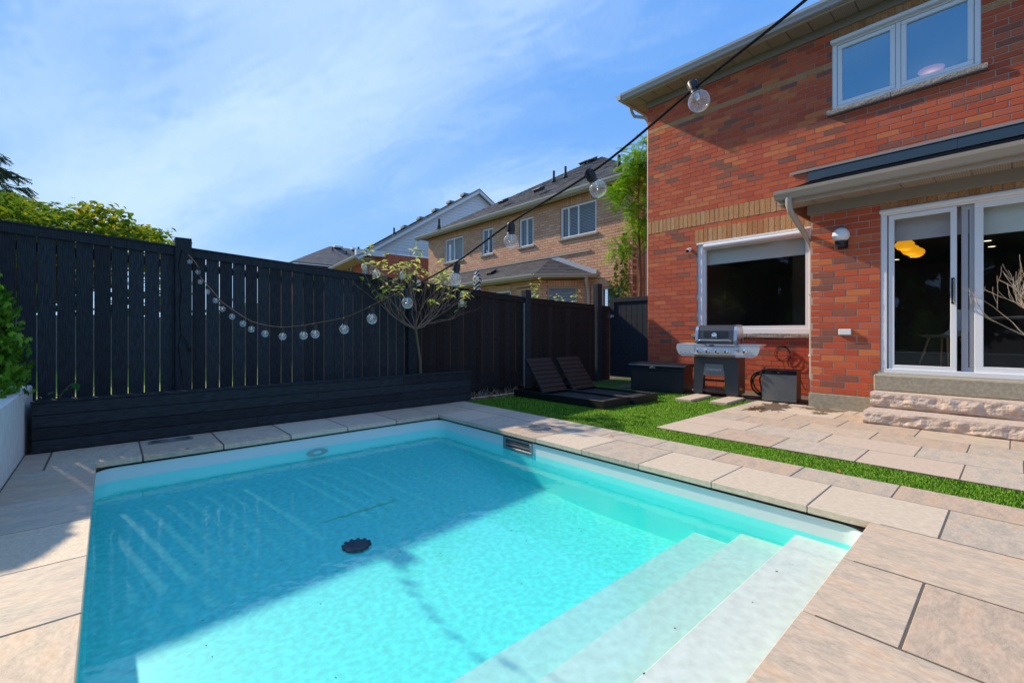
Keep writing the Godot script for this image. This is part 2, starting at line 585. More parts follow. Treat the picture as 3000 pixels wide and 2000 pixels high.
# the print of sandstone: pink and grey bands, dark mineral threads and specks
func vein_texture() -> Texture2D:
	if tex.has("vein"):
		return tex["vein"]
	var s := 1024
	var a := FastNoiseLite.new()
	a.seed = 21
	a.frequency = 0.006
	a.fractal_octaves = 4
	a.domain_warp_enabled = true
	a.domain_warp_amplitude = 60.0
	a.domain_warp_frequency = 0.004
	var im1 := a.get_seamless_image(s, s)
	a.seed = 22
	a.frequency = 0.017
	a.fractal_type = FastNoiseLite.FRACTAL_RIDGED
	a.fractal_octaves = 4
	var im2 := a.get_seamless_image(s, s)
	a.seed = 23
	a.frequency = 0.13
	a.fractal_type = FastNoiseLite.FRACTAL_FBM
	a.domain_warp_enabled = false
	var im3 := a.get_seamless_image(s, s)
	var im := Image.create(s, s, false, Image.FORMAT_RGB8)
	for y in s:
		for x in s:
			var p := im1.get_pixel(x, y).r
			var q := im2.get_pixel(x, y).r
			var r := im3.get_pixel(x, y).r
			var c := Color(1.0, 0.98, 0.96).lerp(Color(0.945, 0.94, 0.93), smoothstep(0.35, 0.7, p))
			c = c.lerp(Color(1.0, 0.93, 0.86), smoothstep(0.62, 0.8, 1.0 - p) * 0.45)
			var th := smoothstep(0.80, 0.96, q) * smoothstep(0.45, 0.7, p)
			c = c.lerp(Color(0.60, 0.57, 0.54), th * 0.45)
			var sp := smoothstep(0.72, 0.80, r) * smoothstep(0.5, 0.7, p)
			c = c.lerp(Color(0.45, 0.42, 0.40), sp * 0.35)
			im.set_pixel(x, y, c)
	tex["vein"] = ImageTexture.create_from_image(im)
	return tex["vein"]


func slab(parent: Node, u0: float, u1: float, w0: float, w1: float, top := 0.0, th := 0.045, called := "paving_slab") -> void:
	var s := Vector3(absf(u1 - u0) - 0.011, th, absf(w1 - w0) - 0.0045)
	var key := "slab%.3f_%.3f_%.3f" % [s.x, s.y, s.z]
	if not bricks_made.has(key):
		var b := MB.new()
		b.bx(Vector3.ZERO, s, 0.004)
		bricks_made[key] = b.done()
	var dy := rng.randf_range(0.0, 0.0015)
	obj(called, bricks_made[key], mats["stone_%d" % rng.randi_range(0, 5)], parent, Transform3D(Basis(), P((u0 + u1) / 2, top - th / 2 + dy, (w0 + w1) / 2)))


func build_ground() -> void:
	# earth as one sheet to the horizon with the pool's hole cut out
	var b := MB.new()
	var far := 260.0
	var us := [-far, -0.2, 3.29, far]
	var ws := [-far, 0.42, 5.08, far]
	for i in 3:
		for j in 3:
			if i == 1 and j == 1:
				continue
			b.quad(P(us[i], -0.10, ws[j]), P(us[i + 1], -0.10, ws[j]), P(us[i + 1], -0.10, ws[j + 1]), P(us[i], -0.10, ws[j + 1]), Vector3.UP)
	struct("ground", b, mats.earth)
	b = MB.new()
	b.quad(P(-40, -0.09, 6.45), P(8.9, -0.09, 6.45), P(8.9, -0.09, 60), P(-40, -0.09, 60), Vector3.UP)
	struct("neighbour_lawn", b, mats.far_lawn)

	# the deck round the pool
	b = MB.new()
	b.span(P(-0.54, -0.10, -3.0), P(-0.115, -0.0014, 5.66))
	b.span(P(3.205, -0.10, -3.0), P(4.07, -0.0014, 5.66))
	b.span(P(-0.115, -0.10, 4.995), P(3.205, -0.0014, 5.66))
	b.span(P(-0.115, -0.10, -3.0), P(3.205, -0.0014, 0.505))
	var deck := struct("pool_deck", b, mats.joint)
	slab(deck, -0.54, -0.07, 4.687, 4.95)
	for k in 13:
		slab(deck, -0.54, -0.07, 4.687 - 0.587 * k, 4.687 - 0.587 * (k + 1))
	slab(deck, -0.54, -0.372, 4.95, 5.66)
	for k in 6:
		slab(deck, -0.372 + 0.588 * k, -0.372 + 0.588 * (k + 1), 4.95, 5.66)
	slab(deck, 3.156, 3.72, 4.95, 5.66)
	slab(deck, 3.72, 4.07, 4.95, 5.66)
	for k in 12:
		slab(deck, 3.16, 3.72, 4.95 - 0.585 * k, 4.95 - 0.585 * (k + 1))
	slab(deck, 3.72, 4.07, 4.55, 4.95)
	for k in 12:
		slab(deck, 3.72, 4.07, 4.55 - 0.573 * k, 4.55 - 0.573 * (k + 1))
	var at := 3.16
	for k in 6:
		var to := at - 0.60
		var w := 0.55
		var first := [0.90, 0.288, 0.75, 0.45, 0.6, 0.3]
		while w > -2.6:
			var nx: float = w - (first[k] if w == 0.55 else 0.6)
			slab(deck, maxf(to, -0.07), at, nx, w)
			w = nx
		at = to
	# the patio by the house
	b = MB.new()
	b.span(P(4.54, -0.10, -3.0), P(7.5, -0.0014, 2.69))
	b.span(P(7.42, -0.10, 2.0), P(8.62, -0.0014, 5.3))
	var patio := struct("patio", b, mats.joint)
	var rows := [4.54, 5.09, 5.60, 6.06, 6.62, 7.08, 7.50]
	var joints := [[2.69, 2.12, 1.52, 0.89, 0.28], [2.69, 1.95, 1.28, 0.588, -0.03], [2.69, 2.25, 1.6, 0.98, 0.3], [2.69, 1.9, 1.35, 0.7, 0.05], [2.69, 2.2, 1.5, 0.9, 0.3], [2.69, 2.0, 1.4, 0.8, 0.2]]
	for i in 6:
		var js: Array = joints[i].duplicate()
		while js[-1] > -2.4:
			js.append(js[-1] - 0.6)
		for k in js.size() - 1:
			slab(patio, rows[i], rows[i + 1], js[k + 1], js[k])
	for i in 2:
		for k in 5:
			slab(patio, 7.50 + 0.56 * i, 8.06 + 0.56 * i, 2.0 + 0.66 * k, 2.66 + 0.66 * k, -0.004)
	# damp, rusty stains on the slabs before the fridge
	var f := FastNoiseLite.new()
	f.seed = 12
	f.frequency = 3.0
	f.fractal_octaves = 3
	for s in [[7.02, 2.30, 0.42, 0.20], [6.62, 2.42, 0.20, 0.10], [7.28, 1.78, 0.16, 0.24], [6.9, 1.72, 0.14, 0.09]]:
		var m := MB.new()
		for k in 40:
			var p := []
			for q in [k, k + 1]:
				var an: float = TAU * q / 40
				var r: float = 1.0 + 0.9 * f.get_noise_2d(s[0] * 3 + cos(an) * 0.7, s[1] * 3 + sin(an) * 0.7)
				p.append(P(s[0] + cos(an) * r * s[2], 0.0022, s[1] + sin(an) * r * s[3]))
			m.flat(P(s[0], 0.0022, s[1]), p[0], p[1], Vector3.UP)
		obj("wet_stain", m, mats.wet_stain, patio)
	# stepping stones in the turf
	for s in [[6.63, 7.38, 3.34, 3.60, "sandstone stepping stone in the turf, nearer the black storage box"], [6.74, 7.46, 2.85, 3.10, "sandstone stepping stone in the turf, right before the barbecue's right leg"]]:
		var m := MB.new()
		m.bx(Vector3.ZERO, Vector3(s[1] - s[0], 0.05, s[3] - s[2]), 0.006)
		var o := obj("stepping_stone", m, mats.stone_2, self, Transform3D(Basis(Vector3.UP, 0.04), P((s[0] + s[1]) / 2, 0.0, (s[2] + s[3]) / 2)))
		tag(o, s[4], "stepping stone", "stepping stones in the turf")

	# artificial turf: a backing and its blades
	b = MB.new()
	b.quad(P(4.07, -0.03, -3), P(4.54, -0.03, -3), P(4.54, -0.03, 2.69), P(4.07, -0.03, 2.69), Vector3.UP)
	b.quad(P(4.07, -0.03, 2.69), P(7.42, -0.03, 2.69), P(7.42, -0.03, 5.7), P(4.07, -0.03, 5.7), Vector3.UP)
	b.quad(P(5.6, -0.034, 5.3), P(9.2, -0.034, 5.3), P(9.2, -0.034, 6.3), P(5.6, -0.034, 6.3), Vector3.UP)
	struct("turf_backing", b, mats.turf_base)
	var blade := MB.new()
	var up := Vector3(0, 1, 0.3).normalized()
	blade.tri(Vector3(-0.0022, 0, 0), Vector3(0.0022, 0, 0), Vector3(0.0016, 0.017, 0.004), up, up, up)
	blade.tri(Vector3(-0.0022, 0, 0), Vector3(0.0016, 0.017, 0.004), Vector3(-0.0004, 0.026, 0.011), up, up, up)
	var xs := []
	var cs := []
	rng.seed = 5
	var count := 0
	while count < 210000:
		var u: float
		var w: float
		if rng.randf() < 0.20:
			u = rng.randf_range(4.075, 4.535); w = rng.randf_range(-0.6, 2.69)
		else:
			u = rng.randf_range(4.075, 7.42); w = rng.randf_range(2.69, 5.68)
			if rng.randf() < (u - 4.0) * 0.18:
				continue
		var s := rng.randf_range(0.75, 1.25)
		var x := Transform3D(Basis(Vector3.UP, rng.randf() * TAU) * Basis(Vector3.RIGHT, rng.randf_range(-0.5, 0.5)), P(u, -0.028, w))
		xs.append(x.scaled_local(Vector3(s * 1.2, s * 0.9, s * 0.9)))
		cs.append(vary([Color(0.15, 0.35, 0.03), Color(0.205, 0.43, 0.043), Color(0.26, 0.47, 0.065), Color(0.40, 0.42, 0.11)][0 if rng.randf() < 0.45 else 1 if rng.randf() < 0.6 else 2 if rng.randf() < 0.85 else 3], 0.2))
		count += 1
	var t := many("artificial_turf", blade.done(), mats.turf_blade, xs, cs)
	tag(t, "bright green artificial turf between the pool deck and the house", "turf", "", "stuff")


func rounded(u0: float, u1: float, w0: float, w1: float, r: float) -> Array:
	var out := []
	var mids := [[u1 - r, w0 + r, -PI / 2], [u1 - r, w1 - r, 0.0], [u0 + r, w1 - r, PI / 2], [u0 + r, w0 + r, PI]]
	for m in mids:
		for k in 9:
			var a: float = m[2] + PI / 2 * k / 8
			out.append([Vector2(m[0] + cos(a) * r, m[1] + sin(a) * r), Vector2(cos(a), sin(a))])
	return out


func floor_y(w: float) -> float:
	return -0.53 + 0.23 * smoothstep(2.4, 5.2, w) * 1.05


func build_pool() -> void:
	var pool := thing("swimming_pool", "small rectangular pool with white liner, floor tinted like its turquoise water and wide entry steps", "swimming pool")
	var ring := rounded(-0.10, 3.19, 0.52, 4.98, 0.17)
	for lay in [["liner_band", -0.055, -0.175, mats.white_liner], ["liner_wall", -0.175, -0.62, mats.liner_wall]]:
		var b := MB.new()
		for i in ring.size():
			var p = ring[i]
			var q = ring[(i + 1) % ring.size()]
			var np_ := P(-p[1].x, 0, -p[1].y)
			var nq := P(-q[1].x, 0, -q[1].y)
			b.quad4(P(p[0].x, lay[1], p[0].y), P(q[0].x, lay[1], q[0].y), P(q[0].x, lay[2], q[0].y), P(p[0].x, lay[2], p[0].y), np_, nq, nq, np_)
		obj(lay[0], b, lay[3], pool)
	var b := MB.new()
	var n := 26
	for i in n:
		var w0 := lerpf(1.5, 5.0, float(i) / n)
		var w1 := lerpf(1.5, 5.0, float(i + 1) / n)
		var s0 := Vector3(0, 1, (floor_y(w0 + 0.02) - floor_y(w0 - 0.02)) / 0.04).normalized()
		var s1 := Vector3(0, 1, (floor_y(w1 + 0.02) - floor_y(w1 - 0.02)) / 0.04).normalized()
		b.quad4(P(-0.12, floor_y(w0), w0), P(3.21, floor_y(w0), w0), P(3.21, floor_y(w1), w1), P(-0.12, floor_y(w1), w1), s0, s0, s1, s1)
	obj("pool_floor", b, mats.liner, pool)
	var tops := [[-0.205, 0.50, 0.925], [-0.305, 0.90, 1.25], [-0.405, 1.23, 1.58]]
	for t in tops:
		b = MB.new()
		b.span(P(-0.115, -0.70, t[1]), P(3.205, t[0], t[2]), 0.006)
		obj("pool_step", b, mats["step_depth_tint_%d" % tops.find(t)], pool)
	# the black track that holds the liner under the coping
	b = MB.new()
	for i in ring.size():
		var p = ring[i]
		var q = ring[(i + 1) % ring.size()]
		b.quad(P(p[0].x - p[1].x * 0.012, -0.048, p[0].y - p[1].y * 0.012), P(q[0].x - q[1].x * 0.012, -0.048, q[0].y - q[1].y * 0.012), P(q[0].x - q[1].x * 0.012, -0.062, q[0].y - q[1].y * 0.012), P(p[0].x - p[1].x * 0.012, -0.062, p[0].y - p[1].y * 0.012), P(-p[1].x, 0, -p[1].y))
	obj("liner_track", b, mats.rubber, pool)
	# skimmer mouth in the right wall
	b = MB.new()
	var x0 := 3.178
	b.span(P(x0, -0.062, 3.26), P(x0 + 0.012, -0.085, 3.71), 0.003)
	b.span(P(x0, -0.165, 3.26), P(x0 + 0.012, -0.195, 3.71), 0.003)
	b.span(P(x0, -0.085, 3.26), P(x0 + 0.012, -0.165, 3.30), 0.003)
	b.span(P(x0, -0.085, 3.67), P(x0 + 0.012, -0.165, 3.71), 0.003)
	var sk := obj("skimmer_frame", b, mats.skimmer, pool)
	b = MB.new()
	b.span(P(x0 + 0.008, -0.086, 3.30), P(x0 + 0.011, -0.165, 3.67))
	obj("skimmer_mouth", b, mats.dark_in, sk)
	b = MB.new()
	b.bar(P(x0 - 0.001, -0.135, 3.30), P(x0 - 0.001, -0.135, 3.67), 0.006, 0.012)
	obj("skimmer_flap", b, mats.grey_plastic, sk)
	# the lamp ring in the far wall, the drain in the floor
	b = MB.new()
	var lamp := Transform3D(Basis(Vector3.RIGHT, PI / 2), P(1.655, -0.222, 4.965)).scaled_local(Vector3(1, 1, 0.34))
	b.lathe(lamp, [Vector2(0.045, 0), Vector2(0.05, 0.012), Vector2(0.10, 0.010), Vector2(0.112, 0.0)], 28)
	var lr := obj("pool_light", b, mats.pool_ring, pool)
	b = MB.new()
	b.lathe(lamp, [Vector2(0.0, 0.006), Vector2(0.046, 0.004)], 24)
	obj("light_lens", b, mats.liner_wall, lr)
	b = MB.new()
	var dx := Transform3D(Basis(), P(1.33, floor_y(3.2), 3.17))
	b.lathe(dx, [Vector2(0.0, 0.018), Vector2(0.035, 0.018), Vector2(0.04, 0.012), Vector2(0.075, 0.012), Vector2(0.09, 0.008), Vector2(0.097, 0.0)], 22)
	for k in 12:
		b.box(dx * Transform3D(Basis(Vector3.UP, TAU * k / 12), Vector3.ZERO) * Transform3D(Basis(), Vector3(0.094, 0.006, 0)), Vector3(0.016, 0.012, 0.02))
	obj("floor_drain", b, mats.drain, pool)
	b = MB.new()
	for k in 9:
		var s := k / 9.0
		var w := lerpf(3.62, 3.66, s) + 0.006 * sin(k * 2.3)
		b.box(Transform3D(Basis(Vector3.UP, 0.2), P(lerpf(1.30, 1.92, s), floor_y(w) + 0.002, w)), Vector3(0.10, 0.002, 0.010 + 0.012 * sin(PI * s)))
	obj("algae_streak", b, mats.algae, pool)
	# specks of debris on the floor and the steps
	b = MB.new()
	rng.seed = 77
	for i in 70:
		var u := rng.randf_range(0.3, 3.1)
		var w := rng.randf_range(0.6, 4.6)
		var y := -0.205 if w < 0.92 else -0.305 if w < 1.25 else -0.405 if w < 1.58 else floor_y(w)
		b.box(Transform3D(Basis(Vector3.UP, rng.randf() * TAU), P(u, y + 0.001, w)), Vector3(rng.randf_range(0.003, 0.010), 0.002, rng.randf_range(0.003, 0.006)))
	obj("debris_speck", b, mats.soil, pool).set_meta("kind", "stuff")
	b = MB.new()
	b.quad(P(-0.095, -0.172, 0.525), P(3.185, -0.172, 0.525), P(3.185, -0.172, 4.975), P(-0.095, -0.172, 4.975), Vector3.UP)
	struct("pool_water", b, mats.water)

	# lids in the deck
	var lid := thing("round_lid", "round grey cover plate lying on the slabs beside the skimmer", "deck lid", P(3.53, 0, 3.51))
	b = MB.new()
	b.lathe(Transform3D(), [Vector2(0, 0.010), Vector2(0.03, 0.010), Vector2(0.033, 0.008), Vector2(0.055, 0.008), Vector2(0.058, 0.011), Vector2(0.085, 0.011), Vector2(0.088, 0.009), Vector2(0.105, 0.009), Vector2(0.108, 0.012), Vector2(0.122, 0.012), Vector2(0.126, 0.0)], 32)
	obj("cover", b, mats.lid_plastic, lid)
	b = MB.new()
	b.lathe(Transform3D(), [Vector2(0, 0.0125), Vector2(0.009, 0.0125), Vector2(0.009, 0.008)], 10)
	obj("screw", b, mats.black_plastic, lid)
	lid = thing("oblong_lid", "oblong dark green cover plate with rounded ends before the planter", "deck lid", P(0.45, 0, 5.47))
	for lay in [[0.0, 0.012, 1.0, "rim", mats.grey_plastic], [0.010, 0.015, 0.86, "cover", mats.box_plastic]]:
		b = MB.new()
		var poly := PackedVector2Array()
		for p in rounded(-0.175 * lay[2], 0.175 * lay[2], -0.075 * lay[2], 0.075 * lay[2], 0.055 * lay[2]):
			poly.append(p[0])
		b.prism(Transform3D(Basis(Vector3.RIGHT, PI / 2), Vector3(0, lay[1], 0)), poly, lay[1] - lay[0])
		obj(lay[3], b, lay[4], lid)
	b = MB.new()
	for k in 5:
		b.lathe(Transform3D(Basis(), Vector3(0, 0.0145, 0)).scaled_local(Vector3(1.9, 1, 0.75)), [Vector2(0.014 + 0.014 * k, 0), Vector2(0.016 + 0.014 * k, 0.003), Vector2(0.020 + 0.014 * k, 0.003), Vector2(0.022 + 0.014 * k, 0)], 24)
	obj("moulded_ring", b, mats.grey_plastic, lid)

	# fallen leaves
	var spots := [[3.70, 3.475, "orange fallen leaf on the slab behind the round lid"], [3.80, 2.74, "orange fallen leaf on the coping right of the round lid"], [4.31, 2.595, "orange fallen leaf on the turf before the patio's corner"], [0.53, 4.99, "orange fallen leaf on the coping by the oblong lid"], [4.10, 0.90, "brown fallen leaf on the turf strip near the pool's stair end"], [6.44, 3.22, "brown fallen leaf on the turf before the stepping stones"], [6.59, 2.11, "reddish fallen leaf on the patio beside the small fridge"], [6.28, 3.86, "brown fallen leaf at the foot of the nearer lounger"]]
	for s in spots:
		b = MB.new()
		b.quad4(Vector3(-0.028, 0.004, 0), Vector3(0, 0.012, 0.012), Vector3(0.03, 0.003, 0), Vector3(0, 0.006, -0.014), Vector3.UP, Vector3.UP, Vector3.UP, Vector3.UP)
		b.tube([Vector3(0.028, 0.004, 0), Vector3(0.045, 0.010, 0.004)], [0.001, 0.0008], 4)
		var o := obj("fallen_leaf", b, mats.dead_leaf, self, Transform3D(Basis(Vector3.UP, rng.randf() * TAU), P(s[0], 0.002, s[1])))
		tag(o, s[2], "leaf", "fallen leaves")


func fence_top(u: float) -> float:
	var ps := [[-4.0, 2.27], [-0.75, 2.10], [0.63, 2.02], [2.84, 1.89], [3.53, 1.855], [6.03, 1.725], [8.2, 1.665], [9, 1.64]]
	for i in ps.size() - 1:
		if u <= ps[i + 1][0]:
			return remap(u, ps[i][0], ps[i + 1][0], ps[i][1], ps[i + 1][1])
	return 1.65


func fence_run(f: Node3D, u0: float, u1: float, m: Material, gaps: Array, posts: Array) -> void:
	var fv := 6.35
	var k := 0
	var u := u0
	while u < u1 - 0.012:
		var g: float = gaps[k % gaps.size()]
		var wide := minf(0.1352 - g, u1 - u)
		var top := fence_top(u) - 0.05
		var key := "board%.3f_%.2f" % [wide, top]
		if not bricks_made.has(key):
			var b := MB.new()
			b.span(Vector3(0, -0.085, 0), Vector3(wide, top, 0.028), 0.003)
			bricks_made[key] = b.done()
		obj("fence_board", bricks_made[key], mats["%s_%d" % [m.resource_name, rng.randi_range(0, 2)]], f, Transform3D(Basis(Vector3.UP, rng.randf_range(-0.008, 0.008)), P(u, 0, fv + 0.02 + rng.randf_range(0, 0.003))))
		u += 0.1352
		k += 1
	for i in posts.size() - 1:
		var a: float = posts[i]
		var z: float = posts[i + 1]
		var b := MB.new()
		b.bar(P(a, fence_top(a) - 0.055, fv - 0.014), P(z, fence_top(z) - 0.055, fv - 0.014), 0.024, 0.095, Vector3.UP, 0.003)
		obj("top_trim", b, m, f)
		b = MB.new()
		b.bar(P(a, fence_top(a) - 0.004, fv + 0.02), P(z, fence_top(z) - 0.004, fv + 0.02), 0.11, 0.022, Vector3.UP, 0.004)
		obj("top_cap", b, m, f)
		b = MB.new()
		b.bar(P(a, 0.30, fv + 0.055), P(z, 0.30, fv + 0.055), 0.036, 0.085)
		obj("rail", b, m, f)
		b = MB.new()
		b.bar(P(a, fence_top(a) - 0.2, fv + 0.055), P(z, fence_top(z) - 0.2, fv + 0.055), 0.036, 0.085)
		obj("rail", b, m, f)


func post(f: Node3D, u: float, top: float, m: Material, w := 0.14) -> void:
	var b := MB.new()
	b.span(P(u - w / 2, -0.08, 6.35 - 0.075), P(u + w / 2, top, 6.35 + 0.065), 0.006)
	obj("fence_post", b, m, f)


func build_fence() -> void:
	rng.seed = 31
	var f := thing("board_fence", "long blue-black painted board fence standing behind the low timber planter", "fence")
	fence_run(f, -0.653 - 0.1352 * 22, 0.555, mats.fence_black, [0.007, 0.008, 0.010, 0.008, 0.009, 0.010, 0.008, 0.008, 0.007], [-3.6, 0.56])
	fence_run(f, 0.72, 3.46, mats.fence_black, [0.009, 0.009, 0.008, 0.008, 0.009, 0.005, 0.007, 0.008, 0.005, 0.006, 0.007, 0.002, 0.007, 0.006, 0.006, 0.004], [0.70, 3.47])
	post(f, 0.63, 2.12, mats.fence_black, 0.155)
	post(f, 3.53, 1.95, mats.fence_black)
	var b := MB.new()
	b.span(P(0.530, 0.0, 6.40), P(0.555, 1.93, 6.42))
	obj("bare_edge", b, mats.cedar, f).set_meta("label", "unpainted cedar edge glowing orange beside the post")
	f = thing("board_fence", "brown-black board fence running on behind the loungers to the gate", "fence")
	fence_run(f, 3.60, 5.96, mats.fence_brown, [0.007, 0.001, 0.004, 0.002, 0.007, 0.002, 0.006, 0.004, 0.001, 0.007, 0.003], [3.60, 5.96])
	fence_run(f, 6.10, 8.16, mats.fence_brown, [0.001, 0.005, 0.002, 0.005, 0.001, 0.006, 0.002, 0.004], [6.10, 8.12])
	post(f, 6.03, 1.87, mats.fence_black)
	post(f, 8.26, 2.15, mats.fence_black, 0.16)
	fence_run(f, 8.34, 8.72, mats.fence_brown, [0.004], [8.34, 8.72])
	b = MB.new()
	b.bar(P(4.25, 0.10, 6.325), P(5.96, 0.09, 6.325), 0.03, 0.12)
	obj("kick_board", b, mats.fence_brown, f)
	b = MB.new()
	b.span(P(5.915, 0.02, 6.29), P(5.95, 1.62, 6.318))
	obj("bare_edge", b, mats.weathered, f).set_meta("label", "weathered pale grey edge strip left of the post")
	# the gate in line with the house corner
	var g := thing("garden_gate", "blue-black board gate between fence and brick house corner", "gate")
	var gu := 8.66
	var w := 5.30
	for k in 7:
		b = MB.new()
		b.span(P(gu, 0.06, w + 0.003), P(gu + 0.02, 1.76, w + 0.135), 0.003)
		obj("gate_board", b, mats.fence_black, g)
		w += 0.139
	b = MB.new()
	b.span(P(gu - 0.028, 1.74, 5.29), P(gu - 0.002, 1.84, 6.28), 0.004)
	obj("top_trim", b, mats.fence_black, g)
	b = MB.new()
	b.span(P(gu - 0.028, 0.05, 5.29), P(gu - 0.002, 0.17, 6.28), 0.004)
	obj("bottom_rail", b, mats.fence_black, g)
	b = MB.new()
	b.span(P(gu - 0.028, 0.17, 6.16), P(gu - 0.002, 1.74, 6.28), 0.004)
	obj("stile", b, mats.fence_black, g)
	b = MB.new()
	b.span(P(gu - 0.045, 1.40, 6.17), P(gu - 0.03, 1.45, 6.34), 0.004)
	b.span(P(gu - 0.06, 1.385, 6.22), P(gu - 0.045, 1.465, 6.25), 0.003)
	obj("latch", b, mats.steel, g)

	# the timber planter before the fence
	var p := thing("timber_planter", "long low blue-black planter of stacked timbers along the fence", "planter")
	for k in 4:
		var y := 0.004 + 0.108 * k
		var us: Array = [[-0.50, 1.24, 4.20], [-0.50, 3.04, 4.20], [-0.50, 1.9, 4.20], [-0.50, 3.04, 4.20]][k]
		for i in 2:
			b = MB.new()
			b.span(P(us[i] + 0.001, y, 5.665 + 0.002 * (k % 2)), P(us[i + 1] - 0.001, y + 0.1045, 5.70), 0.0045)
			obj("timber", b, mats["planter_%d" % rng.randi_range(0, 2)], p)
		b = MB.new()
		b.span(P(4.165, y, 5.702), P(4.20, y + 0.1045, 6.27), 0.0045)
		obj("timber", b, mats["planter_%d" % rng.randi_range(0, 2)], p)
		b = MB.new()
		b.span(P(-0.50, y, 5.702), P(-0.465, y + 0.1045, 6.27), 0.0045)
		obj("timber", b, mats["planter_%d" % rng.randi_range(0, 2)], p)
	b = MB.new()
	b.span(P(-0.505, 0.434, 5.66), P(4.205, 0.452, 5.83), 0.004)
	obj("cap_board", b, mats.planter, p)
	b = MB.new()
	b.span(P(-0.46, 0.0, 5.83), P(4.16, 0.40, 6.27))
	obj("soil", b, mats.soil, p)

	# low rendered wall at the left, its bed and its conifers
	var wl := thing("rendered_wall", "low white rendered garden wall at the left edge of the deck", "wall")
	b = MB.new()
	b.span(P(-0.76, -0.1, -3.0), P(-0.543, 0.55, 6.27), 0.012)
	obj("wall_face", b, mats.render, wl)
	b = MB.new()
	b.span(P(-1.9, -0.1, -3.0), P(-0.762, 0.46, 6.27))
	struct("raised_bed", b, mats.soil)


func spray_mesh() -> Mesh:  # a flat fan of scale-leaved twigs
	var b := MB.new()
	for k in 7:
		var a := -0.9 + 0.3 * k
		var l := 0.05 * (1.0 - absf(a) * 0.35)
		var d := Vector3(sin(a), cos(a), 0.12 * sin(k * 2.0))
		var s := Vector3(cos(a), -sin(a), 0) * 0.006
		var o := Vector3(0, 0.006 * k * 0.4, 0)
		var m := Vector3(0.1 * (k - 3), 0.2, 1).normalized()
		b.tri(o - s, o + s, o + d * l, m, m, m)
		b.tri(o + d * l * 0.4 - s * 0.5, o + d * l * 0.45 + s * 2.6, o + d * l * 0.85 + s * 1.8, m, m, m)
	return b.done()


func leaf_mesh(l: float, w: float, fold := 0.25) -> Mesh:
	var b := MB.new()
	var pts := [[0.0, 0.0], [0.25, 0.75], [0.5, 1.0], [0.78, 0.6], [1.0, 0.0]]
	for i in 4:
		for s in [-1.0, 1.0]:
			var f := func(q) -> Vector3: return Vector3(s * q[1] * w / 2, absf(q[1]) * w * fold - q[0] * q[0] * l * 0.2, q[0] * l)
			var g := func(q) -> Vector3: return Vector3(0, -q[0] * q[0] * l * 0.2, q[0] * l)
			var m := Vector3(-s * fold * 1.5, 1, 0.2).normalized()
			b.tri(g.call(pts[i]), f.call(pts[i]), f.call(pts[i + 1]), m, m, m)
			b.tri(g.call(pts[i]), f.call(pts[i + 1]), g.call(pts[i + 1]), m, m, m)
	return b.done()


func build_conifers() -> void:
	var spray := spray_mesh()
	rng.seed = 90
	var spots := [[5.45, 0.43, 1.28, 5200, "bright green clipped cedar above the wall by the fence corner"], [4.15, 0.36, 1.15, 2200, "second cedar from the fence along the rendered wall"], [2.9, 0.36, 1.2, 1500, "third cedar from the fence along the rendered wall"], [1.6, 0.36, 1.1, 1200, "fourth cedar from the fence along the rendered wall"]]
	for s in spots:
		var x0: float = -0.97 if s[0] > 5 else -1.16
		var t := thing("cedar_shrub", s[4], "shrub", P(x0, 0.46, s[0]), 0.0, "cedars along the rendered wall")
		var b := MB.new()
		b.tube([Vector3(0, 0, 0), Vector3(0.01, s[2] * 0.9, 0)], [0.03, 0.006], 7)
		obj("trunk", b, mats.bark, t)
		var xs := []
		var cs := []
		for i in s[3]:
			var y := pow(rng.randf(), 0.8)
			var r: float = s[1] * pow(1.0 - pow(y, 2.2), 0.5) * (0.75 + 0.3 * rng.randf()) * (1.0 + 0.12 * sin(y * 21 + i % 5))
			var a := rng.randf() * TAU
			var d := Vector3(cos(a), 0, sin(a))
			var p: Vector3 = d * r + Vector3(0, y * s[2] + 0.02, 0)
			var bs := Basis.looking_at(-(d + Vector3(0, rng.randf_range(-0.2, 0.5), 0)).normalized(), Vector3.UP) * Basis(Vector3.UP, rng.randf_range(-1, 1)) * Basis(Vector3.RIGHT, rng.randf_range(-0.4, 0.7)) * Basis(Vector3.BACK, rng.randf_range(-0.5, 0.5))
			xs.append(Transform3D(bs.scaled(Vector3.ONE * rng.randf_range(0.8, 1.4)), p))
			cs.append(vary([Color(0.15, 0.34, 0.03), Color(0.10, 0.26, 0.03), Color(0.22, 0.43, 0.05)][rng.randi() % 3], 0.2))
		many("foliage", spray, mats.leaf, xs, cs, t)


# ---------- brickwork ----------
var laid := []  # entries of the wall being laid: [transform, size, tone]


func wall_core(b: MB, x: Transform3D, w: float, h: float, holes: Array, th: float) -> void:
	var xs := [0.0, w]
	var ys := [0.0, h]
	for r in holes:
		for q in [r.position.x, r.end.x]:
			if q > 0.001 and q < w - 0.001: xs.append(q)
		for q in [r.position.y, r.end.y]:
			if q > 0.001 and q < h - 0.001: ys.append(q)
	xs.sort(); ys.sort()
	for i in xs.size() - 1:
		for j in ys.size() - 1:
			if xs[i + 1] - xs[i] < 0.001 or ys[j + 1] - ys[j] < 0.001:
				continue
			var mid := Vector2((xs[i] + xs[i + 1]) / 2, (ys[j] + ys[j + 1]) / 2)
			var inside := false
			for r in holes:
				if r.has_point(mid):
					inside = true
			if not inside:
				b.box(x * Transform3D(Basis(), Vector3(mid.x, mid.y, -0.0075 - th / 2)), Vector3(xs[i + 1] - xs[i], ys[j + 1] - ys[j], th))


